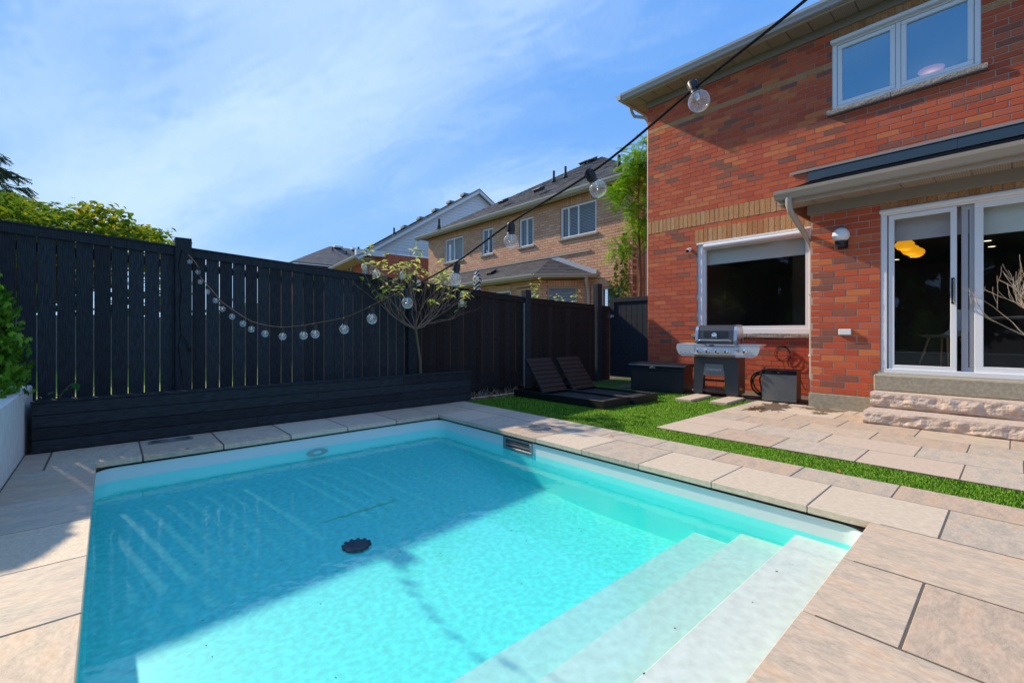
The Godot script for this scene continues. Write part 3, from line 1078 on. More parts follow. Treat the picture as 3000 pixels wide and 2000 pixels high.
func lay_course_field(x: Transform3D, w: float, h: float, holes: Array, tone: Callable, seed_ := 1, course := 0.089, long := 0.267, dress := 0.0) -> void:
	var r2 := RandomNumberGenerator.new()
	r2.seed = seed_
	var rows := int(h / course + 0.3)
	for j in rows:
		var y0 := j * course
		var free := [[0.0, w]]
		for r in holes:
			if minf(r.end.y, y0 + course) - maxf(r.position.y, y0) > course * 0.35:
				var next := []
				for f in free:
					if r.position.x > f[0] + 0.01: next.append([f[0], minf(f[1], r.position.x)])
					if r.end.x < f[1] - 0.01: next.append([maxf(f[0], r.end.x), f[1]])
				free = next
		var off := (0.0 if j % 2 == 0 else -0.5) * long + (0.0 if j % 4 < 2 else 0.02)
		for f in free:
			if f[1] - f[0] < 0.03:
				continue
			var k := int(floor((f[0] - off) / long))
			while off + k * long < f[1]:
				var a := maxf(f[0], off + k * long)
				var z := minf(f[1], off + (k + 1) * long)
				k += 1
				if z - a < 0.035:
					continue
				var size := Vector3(snappedf(z - a - 0.012, 0.004), course - 0.012, 0.05)
				var proud := r2.randf_range(-0.0015, 0.0015)
				laid.append([x * Transform3D(Basis(Vector3.BACK, r2.randf_range(-0.003, 0.003)), Vector3((a + z) / 2, y0 + course / 2, proud - 0.025)), size, tone.call(j, r2, (a + z) / 2)])


func lay_soldiers(x: Transform3D, x0: float, x1: float, y0: float, y1: float, tones: int, seed_: int, proud := 0.006, prefix := 0) -> void:
	var r2 := RandomNumberGenerator.new()
	r2.seed = seed_
	var n := int(round((x1 - x0) / 0.089))
	var step := (x1 - x0) / n
	for k in n:
		laid.append([x * Transform3D(Basis(), Vector3(x0 + (k + 0.5) * step, (y0 + y1) / 2, proud - 0.025 + r2.randf_range(-0.002, 0.002))), Vector3(step - 0.009, y1 - y0 - 0.009, 0.05), 100 + r2.randi_range(0, tones - 1)])


# hangs the bricks that were laid on the house: the largest in view one by one, the rest as one mesh
func hang_bricks(parent: Node3D, most: int, plain: String, dressed: String) -> void:
	for kind in 2:
		var mine := laid.filter(func(e): return (e[2] >= 100) == (kind == 1))
		var called := "soldier_brick" if kind else "brick"
		for e in mine:
			var q := pixel(e[0].origin)
			e.append(q.z + (0.0 if q.z > 0 and q.x > -60 and q.x < 3060 and q.y > -60 and q.y < 2060 else 1000.0))
		mine.sort_custom(func(a, b): return a[3] < b[3])
		var rest := MB.new()
		for i in mine.size():
			var e = mine[i]
			var m: StandardMaterial3D = mats[(dressed if kind else plain) + str(e[2] % 100)]
			if i < most and e[3] < 900:
				var s: Vector3 = e[1]
				var key := "brick%.3f_%.3f" % [s.x, s.y]
				if not bricks_made.has(key):
					var b := MB.new()
					b.bx(Vector3.ZERO, s, 0.003)
					bricks_made[key] = b.done()
				obj(called, bricks_made[key], m, parent, e[0])
			else:
				rest.col = vary(m.albedo_color.srgb_to_linear(), 0.04)
				rest.box(e[0], e[1])
		if rest.v.size():
			obj("soldier_brickwork" if kind else "brickwork", rest, mats.tan_any if kind else mats.brick_any, parent).set_meta("kind", "stuff")
	laid.clear()


func red_tone(_j: int, r2: RandomNumberGenerator, _x: float) -> int:
	var p := r2.randf()
	return r2.randi_range(0, 4) if p < 0.77 else r2.randi_range(5, 6) if p < 0.88 else r2.randi_range(7, 8)


func far_tone(_j: int, r2: RandomNumberGenerator, _x: float) -> int:
	return r2.randi_range(0, 3)


# rectangle of frame bars in the wall's plane; returns nothing
func bars(b: MB, x: Transform3D, x0: float, x1: float, y0: float, y1: float, w: float, z0: float, z1: float, bev := 0.004) -> void:
	var d := z1 - z0
	var z := (z0 + z1) / 2
	b.box(x * Transform3D(Basis(), Vector3((x0 + x1) / 2, y0 + w / 2, z)), Vector3(x1 - x0, w, d), bev)
	b.box(x * Transform3D(Basis(), Vector3((x0 + x1) / 2, y1 - w / 2, z)), Vector3(x1 - x0, w, d), bev)
	b.box(x * Transform3D(Basis(), Vector3(x0 + w / 2, (y0 + y1) / 2, z)), Vector3(w, y1 - y0 - 2 * w, d), bev)
	b.box(x * Transform3D(Basis(), Vector3(x1 - w / 2, (y0 + y1) / 2, z)), Vector3(w, y1 - y0 - 2 * w, d), bev)


func sheet(x: Transform3D, x0: float, x1: float, y0: float, y1: float, z: float) -> MB:
	var b := MB.new()
	b.quad(x * Vector3(x0, y0, z), x * Vector3(x1, y0, z), x * Vector3(x1, y1, z), x * Vector3(x0, y1, z), x.basis.z.normalized())
	return b


func cell(x: Transform3D, x0: float, x1: float, y0: float, y1: float, z0: float, z1: float, bev := 0.0) -> MB:
	var b := MB.new()
	b.box(x * Transform3D(Basis(), Vector3((x0 + x1) / 2, (y0 + y1) / 2, (z0 + z1) / 2)), Vector3(x1 - x0, y1 - y0, z1 - z0), bev)
	return b


# irregular rock-faced bar, front towards +z of x
func rock_bar(x: Transform3D, l: float, h: float, d: float, seed_: int, rough := 0.012) -> MB:
	var b := MB.new()
	var f := FastNoiseLite.new()
	f.noise_type = FastNoiseLite.TYPE_CELLULAR
	f.cellular_return_type = FastNoiseLite.RETURN_DISTANCE
	f.seed = seed_
	f.frequency = 4.6
	var g := FastNoiseLite.new()
	g.seed = seed_ + 1
	g.frequency = 4.0
	g.fractal_octaves = 2
	var n := int(l / 0.022) + 1
	var m := int(h / 0.016) + 2
	var p := []
	for i in n + 1:
		var col := []
		for j in m + 1:
			var u := l * i / n
			var v := h * j / m
			var edge := minf(1.0, minf(v, h - v) / (0.22 * h) + 0.05)
			var z := ((f.get_noise_2d(u, v * 1.5) + 0.55) * 1.5 + g.get_noise_2d(u * 1.2, v * 2.0) * 0.5) * rough
			col.append(x * Vector3(u, v, d + minf(z, 0.025) * edge - (1.0 - edge) * rough * (0.9 if v < h / 2 else 0.3)))
		p.append(col)
	for i in n:
		for j in m:
			b.flat(p[i][j], p[i + 1][j], p[i + 1][j + 1], x.basis.z)
			b.flat(p[i][j], p[i + 1][j + 1], p[i][j + 1], x.basis.z)
	for i in n:  # top, bottom
		b.flat(p[i][m], p[i + 1][m], x * Vector3(l * (i + 1) / n, h, 0), x.basis.y)
		b.flat(p[i][m], x * Vector3(l * (i + 1) / n, h, 0), x * Vector3(l * i / n, h, 0), x.basis.y)
		b.flat(p[i][0], p[i + 1][0], x * Vector3(l * (i + 1) / n, 0, 0), -x.basis.y)
		b.flat(p[i][0], x * Vector3(l * (i + 1) / n, 0, 0), x * Vector3(l * i / n, 0, 0), -x.basis.y)
	for e in [[0, 0.0, -1.0], [n, l, 1.0]]:
		for j in m:
			var v0 := h * j / m
			var v1 := h * (j + 1) / m
			b.flat(p[e[0]][j], p[e[0]][j + 1], x * Vector3(e[1], v1, 0), x.basis.x * e[2])
			b.flat(p[e[0]][j], x * Vector3(e[1], v1, 0), x * Vector3(e[1], v0, 0), x.basis.x * e[2])
	return b


# rows of shingle tabs on the plane quad a-b (eave), c-d (top, above b and a)
func shingles(a: Vector3, bb: Vector3, c: Vector3, d: Vector3, base: Color, row := 0.145, wide := 0.34, seed_ := 3) -> MB:
	var r2 := RandomNumberGenerator.new()
	r2.seed = seed_
	var b := MB.new()
	var e := (bb - a).normalized()
	var nn := (d - a).cross(e).normalized()
	if nn.y < 0:
		nn = -nn
	var up := e.cross(nn).normalized()
	if up.y < 0:
		up = -up
	var S := (d - a).dot(up)
	var rows := int(ceil(S / row))
	for j in rows:
		var s0 := j * row
		var s1 := minf(S, s0 + row)
		var k0 := s0 / S
		var l0 := a.lerp(d, k0)
		var r0 := bb.lerp(c, k0)
		var l1 := a.lerp(d, s1 / S)
		var r1 := bb.lerp(c, s1 / S)
		var w := (r0 - l0).dot(e)
		var t := -wide * r2.randf()
		while t < w:
			var t0 := maxf(t, 0.0)
			var wd := wide * r2.randf_range(0.7, 1.2)
			var t1 := minf(t + wd, w)
			t += wd
			if t1 - t0 < 0.01:
				continue
			b.col = vary(base, 0.22)
			var lift := r2.randf_range(0.010, 0.017)
			var tl := clampf(t0, (l1 - l0).dot(e), (r1 - l0).dot(e))
			var tr := clampf(t1, (l1 - l0).dot(e), (r1 - l0).dot(e))
			var p0 := l0 + e * t0 + nn * lift
			var p1 := l0 + e * t1 + nn * lift
			var q0 := l0 + e * tl + up * (s1 - s0) + nn * 0.003
			var q1 := l0 + e * tr + up * (s1 - s0) + nn * 0.003
			b.flat(p0, p1, q1, nn)
			b.flat(p0, q1, q0, nn)
			b.flat(p0, p1, p1 - nn * lift, -up)
			b.flat(p0, p1 - nn * lift, p0 - nn * lift, -up)
	return b


func plane_slab(parent: Node, called: String, ps: Array, th: float, m: Material) -> MeshInstance3D:
	var b := MB.new()
	var nn: Vector3 = (ps[1] - ps[0]).cross(ps[2] - ps[0]).normalized()
	if nn.y < 0:
		nn = -nn
	for i in range(1, ps.size() - 1):
		b.flat(ps[0], ps[i], ps[i + 1], nn)
		b.flat(ps[0] - nn * th, ps[i] - nn * th, ps[i + 1] - nn * th, -nn)
	var mid := Vector3.ZERO
	for p in ps: mid += p / ps.size()
	for i in ps.size():
		var p: Vector3 = ps[i]
		var q: Vector3 = ps[(i + 1) % ps.size()]
		b.flat(p, q, q - nn * th, (p + q) / 2 - mid)
		b.flat(p, q - nn * th, p - nn * th, (p + q) / 2 - mid)
	return obj(called, b, m, parent)


# K-style gutter along a line; out is the horizontal direction away from the wall, a is its top back edge
func gutter(a: Vector3, z: Vector3, out: Vector3, s := 1.0) -> MB:
	var b := MB.new()
	var prof := PackedVector2Array([Vector2(0, 0), Vector2(0, -0.11) * s, Vector2(0.07, -0.11) * s, Vector2(0.082, -0.075) * s, Vector2(0.112, -0.04) * s, Vector2(0.118, 0.0) * s, Vector2(0.110, 0.004) * s, Vector2(0.10, -0.012) * s, Vector2(0.01, -0.012) * s])
	var d := (z - a)
	b.prism(Transform3D(Basis(out.normalized(), Vector3.UP, out.normalized().cross(Vector3.UP)), a), prof, d.dot(out.normalized().cross(Vector3.UP)))
	return b


func build_house() -> void:
	var h := thing("brick_house", "red brick house with tan soldier courses, white windows and a low lean-to roof", "house")
	var hu := 8.62
	var y0 := -0.064
	# main wall: local x runs from the far corner towards the camera's right, z comes out of the wall
	var x := Transform3D(Basis(Vector3(0, 0, 1), Vector3.UP, Vector3(-1, 0, 0)), P(hu, y0, 5.29))
	var L := func(w: float) -> float: return 5.29 - w
	var win := Rect2(L.call(4.19), 1.03 - y0, 4.19 - 2.22, 1.76)
	var upw := Rect2(L.call(1.98), 4.58 - y0, 1.98 - 0.33, 1.08)
	var behind_bay := Rect2(L.call(1.90), 0, 6, 2.9)
	var core := MB.new()
	wall_core(core, x, 7.6, 5.95, [win, upw, behind_bay], 0.16)
	var wall := obj("wall", core, mats.mortar, h)
	var head := Rect2(L.call(4.25), 2.79 - y0, 4.25 - 2.1, 0.27)
	var band := Rect2(0, 3.14 - y0, L.call(1.8), 0.267)
	var uphead := Rect2(upw.position.x, 5.66 - y0, upw.size.x, 0.4)
	var tone := func(j: int, r2: RandomNumberGenerator, w: float) -> int:
		if j == 60:
			return 100 + r2.randi_range(0, 1)
		return red_tone(j, r2, w)
	lay_course_field(x, 7.0, 5.95, [win, upw, head, band, uphead, Rect2(L.call(1.9), 0, 9, 3.2)], tone, 7)
	lay_soldiers(x, head.position.x, head.end.x, head.position.y, head.end.y, 4, 1)
	lay_soldiers(x, 0.0, band.end.x, band.position.y, band.end.y, 3, 2)
	lay_soldiers(x, uphead.position.x, uphead.end.x, uphead.position.y, 5.93 - y0, 4, 3)
	# the bay that stands out by the sliding door
	var bu := 7.447
	var by := 0.203
	var bx_ := Transform3D(Basis(Vector3(0, 0, 1), Vector3.UP, Vector3(-1, 0, 0)), P(bu, by, 1.97))
	var door := Rect2(1.97 - 1.184, 0.53 - by, 2.3, 2.08)
	core = MB.new()
	wall_core(core, bx_, 3.9, 2.62, [door], 0.16)
	var ret := Transform3D(Basis(Vector3(-1, 0, 0), Vector3.UP, Vector3(0, 0, -1)), P(8.62, by, 1.97))
	wall_core(core, ret, 1.17, 2.62, [], 0.1)
	obj("bay_wall", core, mats.mortar, h)
	var bhead := Rect2(door.position.x, door.end.y, 3, 0.4)
	lay_course_field(bx_, 3.4, 2.60, [door, bhead, Rect2(1.97 - 1.22, 0, 3, 0.33)], red_tone, 12)
	lay_course_field(ret, 1.165, 2.60, [], red_tone, 13)
	lay_soldiers(bx_, bhead.position.x, bhead.position.x + 2.4, bhead.position.y, 2.78 - by, 4, 5)
	# side wall towards the gate
	var sx := Transform3D(Basis(Vector3(-1, 0, 0), Vector3.UP, Vector3(0, 0, -1)), P(15.0, y0, 5.29))
	core = MB.new()
	wall_core(core, sx, 15.0 - hu - 0.01, 5.95, [], 0.16)
	obj("side_wall", core, mats.mortar, h)
	var side := Transform3D(sx.basis, P(11.29, y0, 5.29))
	lay_course_field(side, 11.29 - hu, 5.95, [], red_tone, 21)
	hang_bricks(h, 300, "brick_", "tan_")

	# concrete footing of the bay
	var b := MB.new()
	b.span(P(bu - 0.022, -0.12, -1.9), P(bu + 0.15, 0.200, 1.985), 0.006)
	b.span(P(bu + 0.15, -0.12, 1.8), P(8.62, 0.200, 1.985), 0.006)
	obj("footing", b, mats.concrete, h)
	b = MB.new()
	b.span(P(8.60, -0.12, 1.9), P(8.8, -0.066, 5.29))
	obj("footing", b, mats.concrete, h)

	# ground floor window
	var fr := MB.new()
	bars(fr, x, win.position.x, win.end.x, win.position.y, win.end.y, 0.085, -0.12, -0.02)
	var w1 := obj("window", fr, mats.white_frame, h)
	fr = MB.new()
	bars(fr, x, win.position.x + 0.085, win.end.x - 0.085, win.position.y + 0.085, win.end.y - 0.085, 0.055, -0.10, -0.035)
	obj("sash", fr, mats.white_frame, w1)
	obj("pane", sheet(x, win.position.x + 0.13, win.end.x - 0.13, win.position.y + 0.13, win.end.y - 0.13, -0.07), mats.pane, w1)
	b = MB.new()
	b.box(x * Transform3D(Basis(), Vector3(win.get_center().x, win.end.y - 0.015, 0.0)), Vector3(win.size.x + 0.02, 0.035, 0.06), 0.006)
	obj("head_trim", b, mats.white_frame, w1)
	b = MB.new()
	b.tube([x * Vector3(win.position.x + 0.14, win.end.y - 0.085, 0.03), x * Vector3(win.end.x - 0.14, win.end.y - 0.085, 0.03)], [0.045, 0.045], 14)
	obj("rolled_screen", b, mats.white_plastic, w1)
	obj("roller_blind", cell(x, win.position.x + 0.1, win.end.x - 0.1, win.end.y - 0.42, win.end.y - 0.08, -0.165, -0.155), mats.blind, w1)
	for s in [[0.0, 1.03, 41], [1.04, 1.04, 43]]:
		var sxf := x * Transform3D(Basis(), Vector3(win.position.x - 0.1 + s[0], win.position.y - 0.075, -0.05))
		obj("window_sill", rock_bar(sxf, s[1], 0.075, 0.11, s[2], 0.010), mats.sillstone, w1)

	# upper window with two sashes
	fr = MB.new()
	bars(fr, x, upw.position.x, upw.end.x, upw.position.y, upw.end.y, 0.06, -0.12, -0.01)
	fr.box(x * Transform3D(Basis(), Vector3(upw.get_center().x - 0.02, upw.get_center().y, -0.07)), Vector3(0.055, upw.size.y - 0.12, 0.09), 0.004)
	var w2 := obj("window", fr, mats.white_frame, h)
	for s in [[upw.position.x + 0.065, upw.get_center().x - 0.052], [upw.get_center().x + 0.012, upw.end.x - 0.065]]:
		fr = MB.new()
		bars(fr, x, s[0], s[1], upw.position.y + 0.065, upw.end.y - 0.065, 0.062, -0.085, -0.018, 0.008)
		var sash := obj("sash", fr, mats.white_frame, w2)
		obj("pane", sheet(x, s[0] + 0.055, s[1] - 0.055, upw.position.y + 0.12, upw.end.y - 0.12, -0.05), mats.pane_sky, w2)
	b = MB.new()
	b.box(x * Transform3D(Basis(), Vector3(upw.get_center().x, upw.end.y, 0.012)), Vector3(upw.size.x + 0.03, 0.06, 0.085), 0.012)
	obj("head_trim", b, mats.white_frame, w2)
	for s in [[0.0, 0.79, 51], [0.795, 0.98, 53]]:
		var sxf := x * Transform3D(Basis(), Vector3(upw.position.x - 0.06 + s[0], upw.position.y - 0.08, -0.05))
		obj("window_sill", rock_bar(sxf, s[1], 0.08, 0.12, s[2], 0.010), mats.sillstone, w2)

	# sliding door
	fr = MB.new()
	bars(fr, bx_, door.position.x, door.end.x, door.position.y, door.end.y, 0.06, -0.14, -0.01)
	var dr := obj("sliding_door", fr, mats.white_frame, h)
	b = MB.new()
	b.box(bx_ * Transform3D(Basis(), Vector3(door.get_center().x, door.end.y - 0.01, 0.0)), Vector3(door.size.x + 0.03, 0.05, 0.06), 0.012)
	obj("head_trim", b, mats.white_frame, dr)
	var dl := door.position.x
	fr = MB.new()
	bars(fr, bx_, dl + 0.075, dl + 0.70, door.position.y + 0.055, door.end.y - 0.065, 0.055, -0.06, -0.025)
	var ps := obj("door_panel", fr, mats.white_frame, dr)
	obj("pane", sheet(bx_, dl + 0.12, dl + 0.66, door.position.y + 0.11, door.end.y - 0.12, -0.045), mats.pane, ps)
	fr = MB.new()
	bars(fr, bx_, dl + 0.735, dl + 0.86, door.position.y + 0.055, door.end.y - 0.065, 0.058, -0.105, -0.07)
	obj("inner_stile", fr, mats.gutter_grey, dr)
	fr = MB.new()
	bars(fr, bx_, dl + 0.845, door.end.x - 0.06, door.position.y + 0.055, door.end.y - 0.05, 0.072, -0.10, -0.04)
	ps = obj("door_panel", fr, mats.white_frame, dr)
	obj("pane", sheet(bx_, dl + 0.90, door.end.x - 0.12, door.position.y + 0.12, door.end.y - 0.11, -0.07), mats.pane, ps)
	b = MB.new()
	var hx := dl + 0.668
	var hy := door.position.y + 0.86
	obj("handle_plate", cell(bx_, hx - 0.016, hx + 0.014, hy, hy + 0.31, -0.026, -0.016, 0.004), mats.black_plastic, dr)
	for yy in [0.03, 0.27]:
		b.box(bx_ * Transform3D(Basis(), Vector3(hx + 0.015, hy + yy, 0.02)), Vector3(0.02, 0.022, 0.05), 0.003)
	b.box(bx_ * Transform3D(Basis(), Vector3(hx + 0.02, hy + 0.15, 0.045)), Vector3(0.022, 0.28, 0.014), 0.004)
	obj("door_handle", b, mats.steel, dr)
	obj("roller_blind", cell(bx_, dl + 0.1, dl + 0.86, door.end.y - 0.38, door.end.y - 0.06, -0.20, -0.19), mats.blind_grey, dr)
	obj("roller_blind", cell(bx_, dl + 0.88, door.end.x - 0.05, door.end.y - 0.42, door.end.y - 0.06, -0.20, -0.19), mats.blind, dr)

	# eaves of the main roof
	var ey := 5.965
	b = MB.new()
	b.span(P(8.585, 5.83, -2.0), P(8.612, ey, 5.29), 0.003)
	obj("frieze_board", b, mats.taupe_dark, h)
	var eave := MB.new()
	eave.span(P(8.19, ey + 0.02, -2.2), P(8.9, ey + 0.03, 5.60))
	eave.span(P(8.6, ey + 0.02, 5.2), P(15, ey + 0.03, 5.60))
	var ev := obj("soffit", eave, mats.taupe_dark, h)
	var perf := perforated()
	for k in 20:
		var v1 := 5.28 - 0.305 * k
		obj("soffit_panel", cell(Transform3D(Basis(), Vector3.ZERO), 8.23, 8.585, ey, ey + 0.015, -v1 + 0.006, -(v1 - 0.305) - 0.006, 0.003), perf, ev)
	for k in 3:
		obj("soffit_panel", cell(Transform3D(Basis(), Vector3.ZERO), 8.60 + 0.305 * k, 8.895 + 0.305 * k, ey, ey + 0.015, -5.58, -5.30, 0.003), perf, ev)
	obj("soffit_panel", cell(Transform3D(Basis(), Vector3.ZERO), 8.23, 8.59, ey, ey + 0.014, -5.58, -5.29, 0.003), perf, ev)
	b = MB.new()
	b.span(P(8.19, ey - 0.025, -2.2), P(8.225, ey + 0.12, 5.60), 0.004)
	b.span(P(8.225, ey - 0.025, 5.575), P(15, ey + 0.12, 5.605), 0.004)
	obj("fascia", b, mats.taupe, h)
	var gt := obj("gutter", gutter(P(8.19, ey + 0.125, -2.2), P(8.19, ey + 0.125, 5.605), Vector3(-1, 0, 0), 1.05), mats.gutter_grey, h)
	obj("gutter", gutter(P(8.07, ey + 0.125, 5.605), P(15, ey + 0.125, 5.605), Vector3(0, 0, -1), 1.05), mats.gutter_grey, h)
	b = MB.new()
	b.tube([P(8.50, ey, 5.64), P(8.52, ey - 0.10, 5.62), P(8.62, ey - 0.17, 5.62), P(8.66, ey - 0.27, 5.38), P(8.70, ey - 0.36, 5.325), P(8.72, ey - 0.5, 5.325), P(8.72, 0.2, 5.325)], [0.034, 0.034, 0.034, 0.034, 0.034, 0.034, 0.034], 8)
	obj("downspout", b, mats.gutter_grey, h)
	var roof := plane_slab(h, "roof", [P(8.16, 6.10, -3), P(8.16, 6.10, 5.64), P(13.0, 8.9, 0.6), P(13.0, 8.9, -3)], 0.05, mats.black_plastic)
	obj("shingle", shingles(P(8.14, 6.11, 5.66), P(8.14, 6.11, -3), P(13.0, 8.91, -3), P(13.0, 8.91, 0.6), Color(0.05, 0.05, 0.055)), mats.shingle_any, roof).set_meta("kind", "stuff")
	plane_slab(h, "roof", [P(8.16, 6.10, 5.64), P(15, 6.10, 5.64), P(15, 8.9, 0.6), P(13.0, 8.9, 0.6)], 0.05, mats.black_plastic)

	# lean-to roof over the bay
	var ea := 7.02
	var ty := 3.53
	roof = plane_slab(h, "lean_to_roof", [P(ea, 2.985, 2.25), P(8.61, ty, 2.25), P(8.61, ty, -2.4), P(ea, 2.985, -2.4)], 0.05, mats.black_plastic)
	obj("shingle", shingles(P(ea - 0.02, 2.985, 2.27), P(ea - 0.02, 2.985, -2.4), P(8.61, ty + 0.003, -2.4), P(8.61, ty + 0.003, 2.27), Color(0.042, 0.040, 0.050), 0.145, 0.33, 9), mats.shingle_any, roof).set_meta("kind", "stuff")
	for s in [[2.30, 0.55], [0.547, -1.2], [-1.203, -2.4]]:
		b = MB.new()
		b.quad(P(8.607, 3.70, s[0]), P(8.607, 3.70, s[1]), P(8.50, 3.525, s[1]), P(8.50, 3.525, s[0]), Vector3(-1, 0.5, 0).normalized())
		b.quad(P(8.50, 3.525, s[0]), P(8.50, 3.525, s[1]), P(8.36, 3.478, s[1]), P(8.36, 3.478, s[0]), Vector3(-0.35, 1, 0).normalized())
		obj("flashing", b, mats.flashing, roof)
	b = MB.new()
	b.span(P(8.585, 3.695, -2.4), P(8.612, 3.735, 2.56), 0.003)
	obj("flashing_strip", b, mats.flash_light, roof)
	b = MB.new()
	b.span(P(7.06, 2.865, -2.4), P(7.43, 2.878, 2.2))
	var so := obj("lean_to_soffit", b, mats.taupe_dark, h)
	for k in 15:
		var v1 := 2.18 - 0.305 * k
		obj("soffit_panel", cell(Transform3D(Basis(), Vector3.ZERO), 7.07, 7.425, 2.853, 2.862, -v1 + 0.006, -(v1 - 0.305) - 0.006, 0.002), perf, so)
	b = MB.new()
	b.span(P(7.415, 2.71, -2.4), P(7.437, 2.875, 2.0), 0.004)
	obj("frieze_board", b, mats.taupe_dark, h)
	b = MB.new()
	b.span(P(7.02, 2.83, -2.4), P(7.05, 2.985, 2.25), 0.003)
	obj("fascia", b, mats.taupe, h)
	b = MB.new()
	b.prism(Transform3D(Basis(), P(0, 0, 2.24)), PackedVector2Array([Vector2(7.05, 2.83), Vector2(8.61, 2.83), Vector2(8.61, 3.49), Vector2(7.05, 2.95)]), 0.02)
	obj("end_board", b, mats.taupe, h)
	obj("gutter", gutter(P(7.02, 3.0, -2.4), P(7.02, 3.0, 2.27), Vector3(-1, 0, 0), 1.0), mats.taupe, h)
	b = MB.new()
	b.tube([P(6.96, 2.90, 2.10), P(6.965, 2.80, 2.10), P(7.00, 2.70, 2.085), P(7.40, 2.46, 2.03), P(7.58, 2.34, 2.01), P(7.63, 2.22, 2.003), P(7.63, 0.02, 2.003)], [0.04, 0.04, 0.04, 0.036, 0.032, 0.03, 0.03], 10)
	obj("downspout", b, mats.downspout, h)
	for yy in [0.7, 1.6]:
		b = MB.new()
		b.span(P(7.60, yy, 1.978), P(7.665, yy + 0.03, 2.037), 0.003)
		obj("downspout_strap", b, mats.white_plastic, h)

	# rooms behind the panes
	b = MB.new()
	b.span(P(8.78, 0.40, 1.9), P(15.8, 0.528, 5.12))
	b.span(P(7.6, 0.40, -3.2), P(15.8, 0.527, 1.9))
	obj("room_floor", b, mats.room_floor, h)
	b = MB.new()
	b.span(P(8.78, 2.80, 1.87), P(15.8, 2.9, 5.12))
	b.span(P(7.6, 2.80, -3.2), P(15.8, 2.899, 1.87))
	obj("room_ceiling", b, mats.room_ceiling, h)
	b = MB.new()
	b.span(P(15.7, 0.45, -3.2), P(15.85, 2.85, 5.12))
	b.span(P(7.6, 0.45, -3.3), P(15.8, 2.85, -3.2))
	b.span(P(8.78, 0.45, 5.02), P(15.8, 2.85, 5.12))
	b.span(P(11.2, 0.53, 2.2), P(11.3, 2.80, 3.3))
	obj("room_wall", b, mats.room_wall, h)
	b = MB.new()
	b.span(P(8.78, 3.6, -2), P(13, 3.7, 4.6))
	b.span(P(12.9, 3.7, -2), P(13, 5.9, 4.6))
	b.span(P(8.78, 3.7, 4.5), P(13, 5.9, 4.6))
	b.span(P(8.78, 3.7, -2.1), P(13, 5.9, -2))
	obj("upper_room_wall", b, mats.room_wall, h)
	b = MB.new()
	b.span(P(8.78, 5.85, -2), P(13, 5.93, 4.6))
	obj("upper_room_ceiling", b, mats.room_ceiling, h)

	# steps to the door
	var st := thing("door_steps", "pink sandstone door steps with split rock faces under a concrete threshold", "steps")
	var stx := func(u: float, y: float) -> Transform3D: return Transform3D(Basis(Vector3(0, 0, 1), Vector3.UP, Vector3(-1, 0, 0)), P(u, y, 1.205))
	obj("step", rock_bar(stx.call(6.98, -0.01), 3.2, 0.155, 0.43, 61, 0.040), mats.rockface, st)
	obj("step", rock_bar(stx.call(7.40, 0.147), 3.2, 0.18, 0.475, 65, 0.042), mats.rockface, st)
	b = MB.new()
	b.span(P(7.19, 0.328, -2.0), P(7.60, 0.526, 1.215), 0.012)
	obj("threshold_block", b, mats.concrete, st)


func perforated() -> StandardMaterial3D:
	if mats.has("soffit_perf"):
		return mats.soffit_perf
	var im := Image.create(64, 64, false, Image.FORMAT_RGB8)
	im.fill(Color(1, 1, 1))
	for j in 4:
		for i in 4:
			for dy in range(-3, 4):
				for dx in range(-3, 4):
					if dx * dx + dy * dy < 10:
						im.set_pixel(8 + i * 16 + dx, 8 + j * 16 + dy, Color(0.45, 0.45, 0.45))
	return mat("soffit_perf", Color(0.36, 0.305, 0.24), 0.6, 0, ImageTexture.create_from_image(im), Vector3(12, 12, 12))


